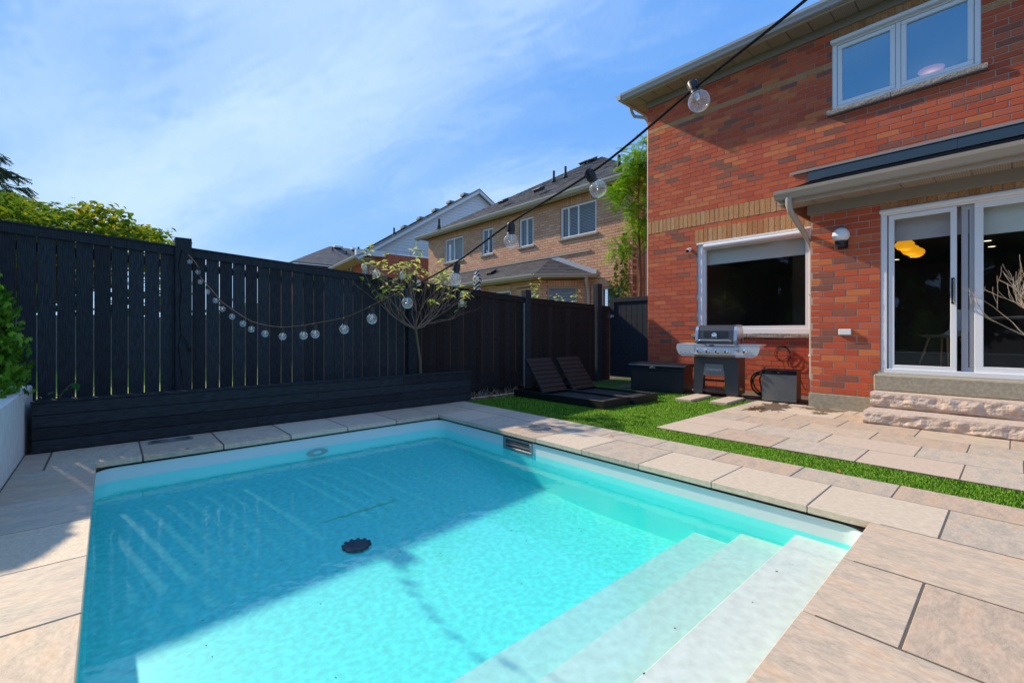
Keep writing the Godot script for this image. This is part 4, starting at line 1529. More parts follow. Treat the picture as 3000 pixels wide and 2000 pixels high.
func build_house_fittings() -> void:
	var b := MB.new()
	# globe lamp on the bay wall
	var lamp := thing("wall_lamp", "white opal globe lamp on a black base beside the sliding door", "wall lamp", P(7.44, 2.30, 1.585))
	b.lathe(Transform3D(), [Vector2(0.0, -0.07), Vector2(0.062, -0.065), Vector2(0.066, -0.01), Vector2(0.075, 0.0), Vector2(0.0, 0.004)], 20)
	var base := obj("lamp_base", b, mats.black_plastic, lamp, Transform3D(Basis(), Vector3(-0.11, -0.03, 0)))
	b = MB.new()
	b.bx(Vector3(-0.03, -0.05, 0), Vector3(0.07, 0.06, 0.09), 0.01)
	b.bx(Vector3(-0.006, -0.05, 0), Vector3(0.014, 0.13, 0.12), 0.004)
	obj("wall_bracket", b, mats.black_plastic, lamp)
	b = MB.new()
	b.ball(Transform3D(Basis(), Vector3(-0.11, 0.055, 0)), 0.098, 24, 14)
	obj("globe", b, mats.white_plastic, lamp)
	# weatherproof outlet
	var box := thing("outlet_box", "small pale grey weatherproof outlet box on the brick bay", "outlet box", P(7.443, 1.055, 1.56))
	b = MB.new()
	b.bx(Vector3(-0.012, 0, 0), Vector3(0.024, 0.088, 0.150), 0.004)
	obj("back_box", b, mats.grey_plastic, box)
	b = MB.new()
	b.bx(Vector3(-0.032, 0.004, 0), Vector3(0.018, 0.078, 0.142), 0.006)
	obj("cover", b, mats.white_plastic, box)
	# camera
	var cam := thing("security_camera", "small white and black security camera on the brick wall left of the window", "security camera", P(8.61, 2.70, 4.34))
	b = MB.new()
	b.lathe(Transform3D(Basis(Vector3.BACK, PI / 2), Vector3.ZERO), [Vector2(0.0, 0.03), Vector2(0.03, 0.02), Vector2(0.035, 0.0)], 14)
	b.tube([Vector3(-0.01, 0, 0), Vector3(-0.05, -0.01, 0)], [0.014, 0.014], 8)
	obj("mount", b, mats.white_plastic, cam)
	var cx := Transform3D(Basis(Vector3.BACK, PI / 2 + 0.5), Vector3(-0.06, -0.02, 0.0))
	b = MB.new()
	b.lathe(cx, [Vector2(0.0, -0.04), Vector2(0.03, -0.036), Vector2(0.036, 0.0), Vector2(0.036, 0.05), Vector2(0.033, 0.056)], 16)
	obj("housing", b, mats.white_plastic, cam)
	b = MB.new()
	b.lathe(cx, [Vector2(0.033, 0.056), Vector2(0.026, 0.054), Vector2(0.0, 0.057)], 16)
	obj("lens_face", b, mats.black_plastic, cam)
	# cord coil
	var coil := thing("coiled_cord", "black power cord coiled on a hook on the brick wall behind the fridge", "cord", P(8.60, 0.69, 2.67))
	b = MB.new()
	for k in 3:
		var ps := []
		var rs := []
		for i in 25:
			var a := TAU * i / 24
			var r := 0.105 + 0.012 * k + 0.012 * sin(a * 2 + k * 2)
			ps.append(Vector3(-0.02 - 0.012 * k, cos(a) * r * 1.05 - 0.004 * k, sin(a) * r * 0.9))
			rs.append(0.0045)
		b.tube(ps, rs, 6, false)
	b.tube([Vector3(-0.03, -0.11, -0.01), Vector3(-0.03, -0.22, 0.02), Vector3(-0.05, -0.36, 0.03), Vector3(-0.1, -0.42, 0.02)], [0.0045, 0.0045, 0.0045, 0.0045], 6)
	obj("cord", b, mats.rubber, coil)
	b = MB.new()
	b.bx(Vector3(-0.03, 0.12, 0.01), Vector3(0.05, 0.03, 0.05), 0.006)
	obj("hook", b, mats.rubber, coil)
	b = MB.new()
	b.tube([Vector3(-0.04, 0.03, 0.10), Vector3(-0.045, 0.0, 0.125)], [0.012, 0.009], 8)
	obj("plug", b, mats.black_plastic, coil)
	# gas pipe in the corner
	var pipe := thing("gas_pipe", "brown gas pipe with valve in the corner behind the fridge", "pipe", P(8.3, 0, 2.07))
	b = MB.new()
	b.tube([Vector3(0.2, 0.60, 0.02), Vector3(0.05, 0.60, 0.0), Vector3(0.0, 0.57, 0), Vector3(-0.02, 0.30, 0), Vector3(-0.02, 0.02, 0)], [0.022, 0.022, 0.022, 0.018, 0.018], 8)
	obj("pipe", b, mats.dead_leaf, pipe)
	b = MB.new()
	b.bx(Vector3(-0.02, 0.34, 0), Vector3(0.06, 0.05, 0.06), 0.008)
	b.bx(Vector3(-0.02, 0.18, -0.01), Vector3(0.10, 0.12, 0.07), 0.02)
	obj("valve", b, mats.grey_plastic, pipe)

	# inside: three pendant lamps, spots, table, chair
	var glow := mat("pendant_glow", Color(0.72, 0.36, 0.015), 0.5)
	glow.emission_enabled = true
	glow.emission = Color(0.80, 0.36, 0.01).linear_to_srgb()
	glow.emission_energy_multiplier = 0.42
	var names := ["yellow pendant lamp nearest the sliding door glass, leftmost of three", "middle yellow pendant lamp of the three behind the sliding door", "yellow pendant lamp furthest into the room, lowest in view"]
	for k in 3:
		var at := P([9.45, 10.0, 10.45][k], 2.44 + [0.0, -0.01, 0.0][k], [1.205, 1.20, 1.185][k])
		var t := thing("pendant_lamp", names[k], "pendant lamp", at, 0.0, "yellow pendant lamps")
		b = MB.new()
		b.lathe(Transform3D(), [Vector2(0, -0.088), Vector2(0.05, -0.083), Vector2(0.095, -0.058), Vector2(0.122, -0.012), Vector2(0.122, 0.022), Vector2(0.09, 0.062), Vector2(0.04, 0.084), Vector2(0, 0.09)], 24)
		obj("lamp_shade", b, glow, t)
		b = MB.new()
		b.tube([Vector3(0, 0.09, 0), Vector3(0, 0.355, 0)], [0.003, 0.003], 5)
		obj("cable", b, mats.rubber, t)
		var o := OmniLight3D.new()
		o.name = "pendant_light"
		o.light_color = Color(1.0, 0.75, 0.35)
		o.light_energy = 0.02
		o.light_size = 0.1
		o.omni_range = 12
		o.omni_attenuation = 2.0
		o.shadow_enabled = true
		t.add_child(o, true)
		o.position = Vector3(0, -0.2, 0)
	var spot_m := mat("spot_glow", Color(0.9, 0.88, 0.8), 0.5)
	spot_m.emission_enabled = true
	spot_m.emission = Color(1.0, 0.93, 0.8)
	spot_m.emission_energy_multiplier = 1.3
	var si := 0
	for s in [[14.1, 1.95, "left of the two far ceiling spots behind the sliding panel"], [13.9, 1.62, "right of the two far ceiling spots behind the sliding panel"], [9.1, 0.47, "ceiling spot nearest the glass, at the meeting stile"], [10.3, 0.44, "brightest ceiling spot behind the fixed door panel"], [11.6, 0.43, "second ceiling spot into the room, fixed door panel"], [12.5, 0.39, "third ceiling spot into the room, fixed door panel"], [13.4, 0.36, "fourth and smallest ceiling spot, fixed door panel"]]:
		var t := thing("ceiling_spot", s[2], "ceiling light", P(s[0], 2.798, s[1]), 0.0, "recessed ceiling spots")
		b = MB.new()
		b.lathe(Transform3D(), [Vector2(0.055, -0.002), Vector2(0.07, -0.004), Vector2(0.075, 0.0)], 16)
		obj("trim", b, mats.white_plastic, t)
		b = MB.new()
		b.lathe(Transform3D(), [Vector2(0.0, -0.003), Vector2(0.055, -0.002)], 16)
		obj("bulb", b, spot_m, t)
		var sl := SpotLight3D.new()
		sl.name = "spot_light"
		sl.rotation.x = -PI / 2
		sl.light_energy = 0.03
		sl.light_size = 0.05
		sl.spot_angle = 50
		sl.spot_range = 10
		sl.spot_attenuation = 2.0
		sl.shadow_enabled = true
		t.add_child(sl, true)
		sl.position = Vector3(0, -0.02, 0)
		si += 1
	var ceil_m := mat("ceiling_lamp_added_glow", Color(0.8, 0.66, 0.62), 0.5)  # glow added so the unlit lamp shows in the dark room
	ceil_m.emission_enabled = true
	ceil_m.emission = Color(0.62, 0.45, 0.45)
	ceil_m.emission_energy_multiplier = 0.55
	var cl := thing("ceiling_lamp", "round pinkish ceiling lamp seen through the upper window's right sash", "ceiling lamp", P(11.2, 5.848, 1.06))
	b = MB.new()
	b.lathe(Transform3D(), [Vector2(0, -0.05), Vector2(0.12, -0.048), Vector2(0.17, -0.03), Vector2(0.185, 0.0)], 28)
	obj("lamp_glass", b, ceil_m, cl)
	var co := OmniLight3D.new()  # weak light added beneath the unlit lamp
	co.name = "added_lamp_light"
	co.light_color = Color(1, 0.8, 0.7)
	co.light_energy = 0.02
	co.light_size = 0.15
	co.omni_range = 10
	co.omni_attenuation = 2.0
	co.shadow_enabled = true
	cl.add_child(co, true)
	co.position = Vector3(0, -0.12, 0)
	var tb := thing("dining_table", "white dining table on a central pedestal behind the fixed door panel", "table", P(9.5, 0.53, -0.3))
	b = MB.new()
	b.lathe(Transform3D(), [Vector2(0, 0.74), Vector2(0.58, 0.74), Vector2(0.6, 0.725), Vector2(0.58, 0.71), Vector2(0, 0.71)], 30)
	obj("tabletop", b, mats.table_white, tb)
	b = MB.new()
	b.lathe(Transform3D(), [Vector2(0.28, 0.0), Vector2(0.27, 0.02), Vector2(0.08, 0.06), Vector2(0.045, 0.3), Vector2(0.06, 0.71)], 20)
	obj("pedestal", b, mats.table_white, tb)
	for c in [[9.15, 0.72, 2.6, "white moulded chair behind the door handle"]]:
		var ch := thing("dining_chair", c[3], "chair", P(c[0], 0.53, c[1]), c[2])
		b = MB.new()
		for i in 10:
			for j in 8:
				var f := func(p: float, q: float) -> Vector3:
					var k := smoothstep(0.35, 0.75, p)
					var w := 0.23 - 0.05 * k * p
					return Vector3((q - 0.5) * 2 * w, 0.44 + k * (p - 0.35) * 0.62 + pow((q - 0.5) * 2, 2) * 0.05 * (1 - k), 0.2 - 0.42 * minf(p, 0.6) / 0.6 - 0.08 * k * p + pow((q - 0.5) * 2, 2) * 0.07 * k)
				b.flat(f.call(i / 10.0, j / 8.0), f.call((i + 1) / 10.0, j / 8.0), f.call((i + 1) / 10.0, (j + 1) / 8.0))
				b.flat(f.call(i / 10.0, j / 8.0), f.call((i + 1) / 10.0, (j + 1) / 8.0), f.call(i / 10.0, (j + 1) / 8.0))
		obj("seat_shell", b, mats.table_white, ch)
		for sx in [-1, 1]:
			for sz in [-1, 1]:
				b = MB.new()
				b.tube([Vector3(sx * 0.12, 0.44, sz * 0.12), Vector3(sx * 0.21, 0.0, sz * 0.2)], [0.014, 0.010], 8)
				obj("leg", b, mats.cedar, ch)
	var so := thing("armchair", "blue upholstered armchair low behind the fixed door panel", "armchair", P(8.5, 0.53, -1.05))
	b = MB.new()
	b.bx(Vector3(0, 0.22, 0), Vector3(0.7, 0.34, 0.7), 0.08)
	obj("seat", b, mats.sofa, so)
	b = MB.new()
	b.bx(Vector3(0.32, 0.45, 0), Vector3(0.18, 0.6, 0.7), 0.07)
	obj("backrest", b, mats.sofa, so)
	for s in [-1, 1]:
		b = MB.new()
		b.bx(Vector3(0, 0.34, s * 0.36), Vector3(0.7, 0.5, 0.14), 0.06)
		obj("armrest", b, mats.sofa, so)


func far_window(h: Node3D, x: Transform3D, r: Rect2, mullions: Array, m: Material, sill := true, blind := true) -> void:
	var fr := MB.new()
	bars(fr, x, r.position.x, r.end.x, r.position.y, r.end.y, 0.055, -0.10, -0.025)
	for q in mullions:
		fr.box(x * Transform3D(Basis(), Vector3(r.position.x + q * r.size.x, r.get_center().y, -0.06)), Vector3(0.05, r.size.y - 0.1, 0.06), 0.003)
	var w := obj("window", fr, m, h)
	var edges := [0.0] + mullions + [1.0]
	for k in edges.size() - 1:
		var a: float = r.position.x + edges[k] * r.size.x + 0.03
		var z: float = r.position.x + edges[k + 1] * r.size.x - 0.03
		obj("pane", sheet(x, a, z, r.position.y + 0.04, r.end.y - 0.04, -0.065), mats.pane_far, w)
	if sill:
		obj("sill", cell(x, r.position.x - 0.09, r.end.x + 0.09, r.position.y - 0.075, r.position.y - 0.002, -0.08, 0.055, 0.006), mats.sillstone, w)
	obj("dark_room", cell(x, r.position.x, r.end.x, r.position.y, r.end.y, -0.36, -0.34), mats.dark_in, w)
	if blind:
		var n := int(r.size.y / 0.05)
		var b := MB.new()
		for i in n:
			b.box(x * Transform3D(Basis(Vector3.RIGHT, 0.5), Vector3(r.get_center().x, r.position.y + 0.04 + i * 0.05, -0.16)), Vector3(r.size.x - 0.1, 0.002, 0.034))
		obj("slat_blind", b, mats.slat_blind, w)


func vent(h: Node3D, u: float, y: float, w: float, s := 1.0) -> void:
	var b := MB.new()
	b.box(Transform3D(Basis(Vector3.BACK, 0.5), P(u, y + 0.08, w)), Vector3(0.30, 0.10, 0.36) * s, 0.012)
	b.box(Transform3D(Basis(Vector3.BACK, 0.5), P(u - 0.02, y + 0.14, w)), Vector3(0.40, 0.03, 0.42) * s, 0.008)
	obj("roof_vent", b, mats.black_plastic, h)


func stack_pipe(h: Node3D, u: float, y: float, w: float) -> void:
	var b := MB.new()
	b.tube([P(u, y - 0.05, w), P(u, y + 0.14, w), P(u, y + 0.15, w)], [0.10, 0.06, 0.05], 12)
	b.tube([P(u, y + 0.1, w), P(u, y + 0.42, w)], [0.052, 0.052], 12)
	obj("vent_pipe", b, mats.black_plastic, h)


func build_neighbours() -> void:
	rng.seed = 12
	# --- the tan brick house over the fence
	var h := thing("tan_house", "two-storey tan brick house with hip roof beyond the garden gate", "house")
	var u := 11.4
	var y0 := -0.2
	var left := 18.78
	var right := 7.49
	var x := Transform3D(Basis(Vector3(0, 0, 1), Vector3.UP, Vector3(-1, 0, 0)), P(u, y0, left))
	var L := func(w: float) -> float: return left - w
	var wins := [[17.35, 15.96, [0.5]], [14.62, 13.92, [0.55]], [12.36, 11.63, [0.52]], [10.30, 8.81, [0.22, 0.5]]]
	var holes := []
	var heads := []
	for w in wins:
		holes.append(Rect2(L.call(w[0]), 4.20 - y0, w[0] - w[1], 1.04))
		heads.append(Rect2(L.call(w[0]), 5.24 - y0, w[0] - w[1], 0.27))
	var low := Rect2(L.call(8.62), 1.2 - y0, 0.72, 1.25)
	var lowhead := Rect2(L.call(8.75), 2.45 - y0, 1.1, 0.27)
	holes.append(low)
	var core := MB.new()
	wall_core(core, x, left - right, 5.75, holes, 0.2)
	var side := Transform3D(Basis(Vector3(1, 0, 0), Vector3.UP, Vector3(0, 0, 1)), P(u, y0, right))
	wall_core(core, Transform3D(side.basis, P(u + 0.21, y0, right)), 9, 5.75, [], 0.2)
	obj("wall", core, mats.mortar_tan, h)
	lay_course_field(x, left - right, 5.75, holes + heads + [lowhead], far_tone, 3)
	lay_course_field(side, 4.5, 5.75, [], far_tone, 4)
	for r in heads + [lowhead]:
		lay_soldiers(x, r.position.x, r.end.x, r.position.y, r.end.y, 4, 9, 0.008)
	# its bay with a low hip roof
	var ba := P(11.4, 0, 9.13)
	var bb := P(10.3, 0, 10.28)
	var dd := (ba - bb).normalized()
	var dx := Transform3D(Basis(dd, Vector3.UP, dd.cross(Vector3.UP)), Vector3(bb.x, y0, bb.z))
	var bw := (ba - bb).length()
	var dwin := Rect2(0.30, 1.1 - y0, 0.95, 1.42)
	var fx := Transform3D(x.basis, P(10.3, y0, 17.5))
	var F := func(w: float) -> float: return 17.5 - w
	var fdoor := Rect2(F.call(11.30), 0.2, 0.86, 2.32)
	var fwin := Rect2(F.call(12.42), 1.1 - y0, 0.80, 1.40)
	core = MB.new()
	wall_core(core, dx, bw, 2.95, [dwin], 0.15)
	wall_core(core, fx, 7.22, 2.95, [fdoor, fwin], 0.15)
	obj("bay_wall", core, mats.mortar_tan, h)
	var dh := Rect2(dwin.position.x, dwin.end.y, dwin.size.x, 0.2)
	var fh := Rect2(fdoor.position.x, fdoor.end.y, fdoor.size.x, 0.2)
	var fh2 := Rect2(fwin.position.x, fwin.end.y, fwin.size.x, 0.2)
	lay_course_field(dx, bw, 2.95, [dwin, dh], far_tone, 5)
	lay_course_field(fx, 7.22, 2.95, [fdoor, fwin, fh, fh2], far_tone, 6)
	for r in [[dx, dh], [fx, fh], [fx, fh2]]:
		lay_soldiers(r[0], r[1].position.x, r[1].end.x, r[1].position.y, r[1].end.y, 4, 10, 0.008)
	hang_bricks(h, 300, "far_", "far_")
	for i in 4:
		far_window(h, x, holes[i], wins[i][2], mats.white_frame, true, true)
	far_window(h, x, low, [0.5], mats.taupe)
	far_window(h, dx, dwin, [], mats.taupe)
	far_window(h, fx, fwin, [], mats.white_frame, false)
	far_window(h, fx, fdoor, [0.5], mats.gutter_grey, false, false)
	# roof
	var ey := 5.60
	var E1 := P(11.10, ey, 19.35)
	var E2 := P(11.10, ey, 7.0)
	var top := P(17.5, 9.41, 13.2)
	var rf := plane_slab(h, "roof", [E1, E2, top], 0.08, mats.taupe_dark)
	obj("shingle", shingles(E1, E2, top, top, Color(0.12, 0.125, 0.14), 0.15, 0.34, 5), mats.shingle_any, rf).set_meta("kind", "stuff")
	rf = plane_slab(h, "roof", [E2, P(24, ey, 7.0), top], 0.08, mats.taupe_dark)
	obj("shingle", shingles(E2, P(24, ey, 7.0), top, top, Color(0.12, 0.125, 0.14), 0.15, 0.34, 6), mats.shingle_any, rf).set_meta("kind", "stuff")
	plane_slab(h, "roof", [P(24, ey, 19.35), E1, top], 0.08, mats.taupe_dark)
	var b := MB.new()
	b.span(P(11.14, ey - 0.06, 6.98), P(11.45, ey - 0.03, 19.3))
	b.span(P(11.4, ey - 0.06, 6.98), P(24, ey - 0.03, 7.5))
	obj("soffit", b, mats.soffit, h)
	b = MB.new()
	b.span(P(11.10, ey - 0.13, 6.98), P(11.14, ey + 0.01, 19.35))
	b.span(P(11.14, ey - 0.13, 6.95), P(24, ey + 0.01, 6.98))
	obj("fascia", b, mats.taupe, h)
	obj("gutter", gutter(P(11.10, ey + 0.03, 6.9), P(11.10, ey + 0.03, 19.4), Vector3(-1, 0, 0), 1.1), mats.gutter_far, h)
	for v in [[12.3, 6.44, 12.22], [12.23, 6.41, 14.25], [16.75, 8.98, 13.66], [16.75, 8.98, 13.15]]:
		vent(h, v[0], v[1], v[2])
	for v in [[14.29, 7.58, 13.31], [14.43, 7.66, 12.77], [11.41, 5.94, 7.97], [11.0, 5.70, 17.22]]:
		stack_pipe(h, v[0], v[1], v[2])
	b = MB.new()
	b.tube([P(12.0, ey - 0.05, 7.30), P(12.0, 5.2, 7.42), P(12.0, 0, 7.42)], [0.05, 0.05, 0.05], 8)
	obj("downspout", b, mats.gutter_far, h)
	# bay roof
	var by := 2.86
	var q0 := P(9.98, by, 17.9)
	var q1 := P(9.98, by, 10.15)
	var q2 := P(11.4, by, 8.78)
	var t0 := P(11.39, 3.60, 17.9)
	var t1 := P(11.39, 3.60, 10.75)
	rf = plane_slab(h, "bay_roof", [q0, q1, t1, t0], 0.06, mats.taupe_dark)
	obj("shingle", shingles(q0, q1, t1, t0, Color(0.085, 0.085, 0.10), 0.14, 0.33, 7), mats.shingle_any, rf).set_meta("kind", "stuff")
	rf = plane_slab(h, "bay_roof", [q1, q2, t1], 0.06, mats.taupe_dark)
	obj("shingle", shingles(q1, q2, t1, t1, Color(0.08, 0.08, 0.095), 0.14, 0.33, 8), mats.shingle_any, rf).set_meta("kind", "stuff")
	obj("gutter", gutter(q0 + Vector3(0, 0.03, 0), q1 + Vector3(0, 0.03, 0), Vector3(-1, 0, 0), 1.0), mats.gutter_far, h)
	var dn := (q2 - q1).normalized().cross(Vector3.UP)
	if dn.x > 0: dn = -dn
	obj("gutter", gutter(q1 + Vector3(0, 0.03, 0), q2 + Vector3(0, 0.03, 0), dn, 1.0), mats.gutter_far, h)
	b = MB.new()
	b.span(P(10.0, by - 0.10, 10.2), P(10.35, by - 0.08, 17.9))
	b.flat(P(10.0, by - 0.09, 10.2), P(11.4, by - 0.09, 8.85), P(11.4, by - 0.09, 10.4))
	b.flat(P(10.0, by - 0.09, 10.2), P(11.4, by - 0.09, 10.4), P(10.3, by - 0.09, 10.6))
	obj("soffit", b, mats.soffit, h)
	b = MB.new()
	b.bar(P(11.37, 3.66, 9.03), P(11.37, 3.64, 18.6), 0.03, 0.06)
	obj("flashing_strip", b, mats.flash_light, h)
	for i in 9:
		var k := (i + 0.5) / 9.0
		var at := t1.lerp(q2, k)
		b = MB.new()
		b.box(Transform3D(Basis(Vector3.RIGHT, 0.25), Vector3(11.375, at.y + 0.075, at.z)), Vector3(0.012, 0.16, 0.23))
		obj("step_flashing", b, mats.gutter_grey, h)
	vent(h, 10.75, 3.22, 13.2, 0.9)
	b = MB.new()
	b.tube([P(11.15, by - 0.02, 9.0), P(11.15, by - 0.2, 9.0), P(11.3, by - 0.42, 9.06), P(11.34, by - 0.6, 9.07), P(11.34, 0.0, 9.07)], [0.055, 0.055, 0.055, 0.055, 0.055], 8)
	obj("downspout", b, mats.gutter_far, h)

	# --- the third house: red brick with a grey sided gable
	h = thing("gabled_house", "red brick house with pale grey sided gable behind the tan house", "house")
	var cor := P(10.8, 0, 24.0)
	var dS := Vector3(0.9923, 0, 0.1222)
	var dB := Vector3(0.1222, 0, -0.9923)
	var sx := Transform3D(Basis(dS, Vector3.UP, dS.cross(Vector3.UP)), cor + Vector3(0, y0, 0))
	core = MB.new()
	wall_core(core, sx, 13.84, 5.72, [], 0.2)
	var bx_ := Transform3D(Basis(-dB, Vector3.UP, (-dB).cross(Vector3.UP)), cor + dB * 10.0 + Vector3(0, y0, 0))
	var bwins := [Rect2(10.0 - 4.7, 3.9 - y0, 1.5, 1.35), Rect2(10.0 - 1.35, 3.75 - y0, 0.95, 1.5)]
	wall_core(core, bx_, 10.0, 5.72, bwins, 0.2)
	obj("wall", core, mats.mortar, h)
	var rosy := func(_j: int, r2: RandomNumberGenerator, _x: float) -> int: return [0, 1, 4, 3][r2.randi_range(0, 3)]
	lay_course_field(sx, 8.0, 5.72, [], rosy, 31)
	lay_course_field(bx_, 10.0, 5.72, bwins, rosy, 32)
	hang_bricks(h, 0, "brick_", "far_")
	for r in bwins:
		far_window(h, bx_, r, [0.5], mats.white_frame, true, false)
	var apex := 6.92
	var rise := 4.42
	var nrow := 24
	for i in nrow:
		var a := float(i) / nrow
		var z := float(i + 1) / nrow
		b = MB.new()
		var ya := 5.55 + rise * a
		var yz := 5.55 + rise * z
		var o: Vector3 = sx.basis.z
		var f := func(s: float, y: float, out: float) -> Vector3: return cor + dS * s + Vector3(0, y, 0) + o * out
		b.flat(f.call(apex * a, ya, 0.035), f.call(13.84 - apex * a, ya, 0.035), f.call(13.84 - apex * z, yz, 0.012), o)
		b.flat(f.call(apex * a, ya, 0.035), f.call(13.84 - apex * z, yz, 0.012), f.call(apex * z, yz, 0.012), o)
		b.flat(f.call(apex * a, ya, 0.035), f.call(13.84 - apex * a, ya, 0.035), f.call(13.84 - apex * a, ya, 0.0), Vector3.DOWN)
		b.flat(f.call(apex * a, ya, 0.035), f.call(13.84 - apex * a, ya, 0.0), f.call(apex * a, ya, 0.0), Vector3.DOWN)
		obj("siding_board", b, mats.siding, h)
	var out_: Vector3 = sx.basis.z
	for s in [[-0.75, apex], [14.6, apex]]:
		b = MB.new()
		b.bar(cor + dS * s[0] + Vector3(0, 5.55 - 0.45, 0) + out_ * 0.30, cor + dS * s[1] + Vector3(0, 5.55 + rise + 0.1, 0) + out_ * 0.30, 0.05, 0.24)
		obj("barge_board", b, mats.siding, h)
		b = MB.new()
		b.bar(cor + dS * s[0] + Vector3(0, 5.55 - 0.46, 0) + out_ * 0.14, cor + dS * s[1] + Vector3(0, 5.55 + rise + 0.08, 0) + out_ * 0.14, 0.30, 0.03)
		obj("rake_soffit", b, mats.siding, h)
		var e0: Vector3 = cor + dS * s[0] + Vector3(0, 5.55 - 0.33, 0) + out_ * 0.33
		var e1: Vector3 = cor + dS * s[1] + Vector3(0, 5.55 + rise + 0.24, 0) + out_ * 0.33
		rf = plane_slab(h, "roof", [e0, e0 + dB * 10.9, e1 + dB * 10.9, e1], 0.08, mats.taupe_dark)
		if s[0] < 0:
			obj("shingle", shingles(e0 + dB * 10.9, e0, e1, e1 + dB * 10.9, Color(0.10, 0.10, 0.105), 0.16, 0.36, 11), mats.shingle_any, rf).set_meta("kind", "stuff")
			obj("gutter", gutter(e0 + Vector3(0, 0.02, 0), e0 + dB * 10.9 + Vector3(0, 0.02, 0), -dS, 1.2), mats.gutter_grey, h)
			for k in 5:
				var vp := e0.lerp(e1, 0.40 + 0.13 * k) + dB * 0.8
				b = MB.new()
				b.box(Transform3D(Basis(dS, Vector3.UP, dS.cross(Vector3.UP)), vp + Vector3(0, 0.06, 0)), Vector3(0.5, 0.16, 0.5), 0.01)
				obj("roof_vent", b, mats.grey_plastic, h)
			var pp := e0.lerp(e1, 0.30) + dB * 0.7
			stack_pipe(h, pp.x, pp.y, -pp.z)
			pp = e0.lerp(e1, 0.03) + dB * 0.6
			stack_pipe(h, pp.x, pp.y, -pp.z)
	b = MB.new()
	b.box(Transform3D(sx.basis, cor + dS * 0.0 + Vector3(0, 5.42, 0) + out_ * 0.16), Vector3(1.6, 0.30, 0.34), 0.01)
	obj("eave_return", b, mats.siding, h)
	b = MB.new()
	b.span(Vector3(-0.72, 5.10, -10.9), Vector3(0.02, 5.13, 0.3))
	obj("soffit", b, mats.soffit, h, Transform3D(Basis(dS, Vector3.UP, dS.cross(Vector3.UP)), cor))
	b = MB.new()
	var c2 := cor - dS * 0.6 + dB * 0.2
	b.tube([c2 + Vector3(0, 5.15, 0), c2 + Vector3(0, 5.02, 0), cor - dS * 0.06 + dB * 0.25 + Vector3(0, 4.75, 0), cor - dS * 0.06 + dB * 0.25], [0.05, 0.05, 0.05, 0.05], 8)
	obj("downspout", b, mats.gutter_grey, h)

	# --- a fourth roof behind
	h = thing("grey_roofed_house", "distant house showing only its grey hip roof left of the gable", "house")
	var g1 := P(9.5, 6.0, 44)
	var g2 := P(9.5, 6.0, 33.5)
	var g3 := P(24, 6.0, 33.5)
	var k1 := P(13.9, 8.3, 38.5)
	var k2 := P(21, 8.3, 38.5)
	rf = plane_slab(h, "roof", [g1, g2, k1], 0.1, mats.taupe_dark)
	obj("shingle", shingles(g1, g2, k1, k1, Color(0.17, 0.17, 0.18), 0.17, 0.4, 13), mats.shingle_any, rf).set_meta("kind", "stuff")
	rf = plane_slab(h, "roof", [g2, g3, k2, k1], 0.1, mats.taupe_dark)
	obj("shingle", shingles(g2, g3, k2, k1, Color(0.17, 0.17, 0.18), 0.17, 0.4, 14), mats.shingle_any, rf).set_meta("kind", "stuff")
	b = MB.new()
	b.span(P(10, -0.2, 34), P(23.5, 5.95, 43.5))
	obj("wall", b, mats.brick_4, h)
	for k in 3:
		b = MB.new()
		b.bx(P(14.3 + 1.5 * k, 8.2, 37.9), Vector3(0.7, 0.16, 0.5), 0.02)
		obj("roof_vent", b, mats.white_plastic, h)
	for k in 2:
		stack_pipe(h, 13.6 + k * 0.9, 7.6 - 0.3 * k, 37.2 - 0.6 * k)

	# a weathered fence at the end of the neighbour's lawn
	var f := thing("neighbour_fence", "weathered grey board fence far across the neighbour's lawn", "fence")
	for k in 60:
		b = MB.new()
		b.span(P(-14 + 0.40 * k, -0.05, 19.0), P(-14 + 0.40 * k + 0.385, 1.55 + 0.02 * sin(k * 3.0), 19.03))
		obj("fence_board", b, mats.weathered, f)
	# closed parasol
	var pa := thing("closed_parasol", "closed black and white chevron parasol standing behind the fence", "parasol", P(7.3, 0, 9.56))
	var im := Image.create(64, 256, false, Image.FORMAT_RGB8)
	for yy in 256:
		for xx in 64:
			var on := posmod(yy + absi((xx % 32) - 16) * 2, 26) < 13
			im.set_pixel(xx, yy, Color(0.9, 0.9, 0.88) if on else Color(0.06, 0.06, 0.07))
	var cm := mat("chevron", Color(0.8, 0.8, 0.8), 0.9)
	cm.albedo_texture = ImageTexture.create_from_image(im)
	b = MB.new()
	b.lathe(Transform3D(), [Vector2(0.10, 1.1), Vector2(0.115, 1.5), Vector2(0.10, 2.1), Vector2(0.095, 2.35), Vector2(0.115, 2.45), Vector2(0.07, 2.62), Vector2(0.0, 2.76)], 20)
	obj("canopy", b, cm, pa)
	b = MB.new()
	b.tube([Vector3(0, 0, 0), Vector3(0, 2.7, 0)], [0.022, 0.022], 8)
	b.lathe(Transform3D(), [Vector2(0.26, 0.0), Vector2(0.26, 0.06), Vector2(0.05, 0.10), Vector2(0.03, 0.3)], 20)
	obj("pole", b, mats.black_plastic, pa)


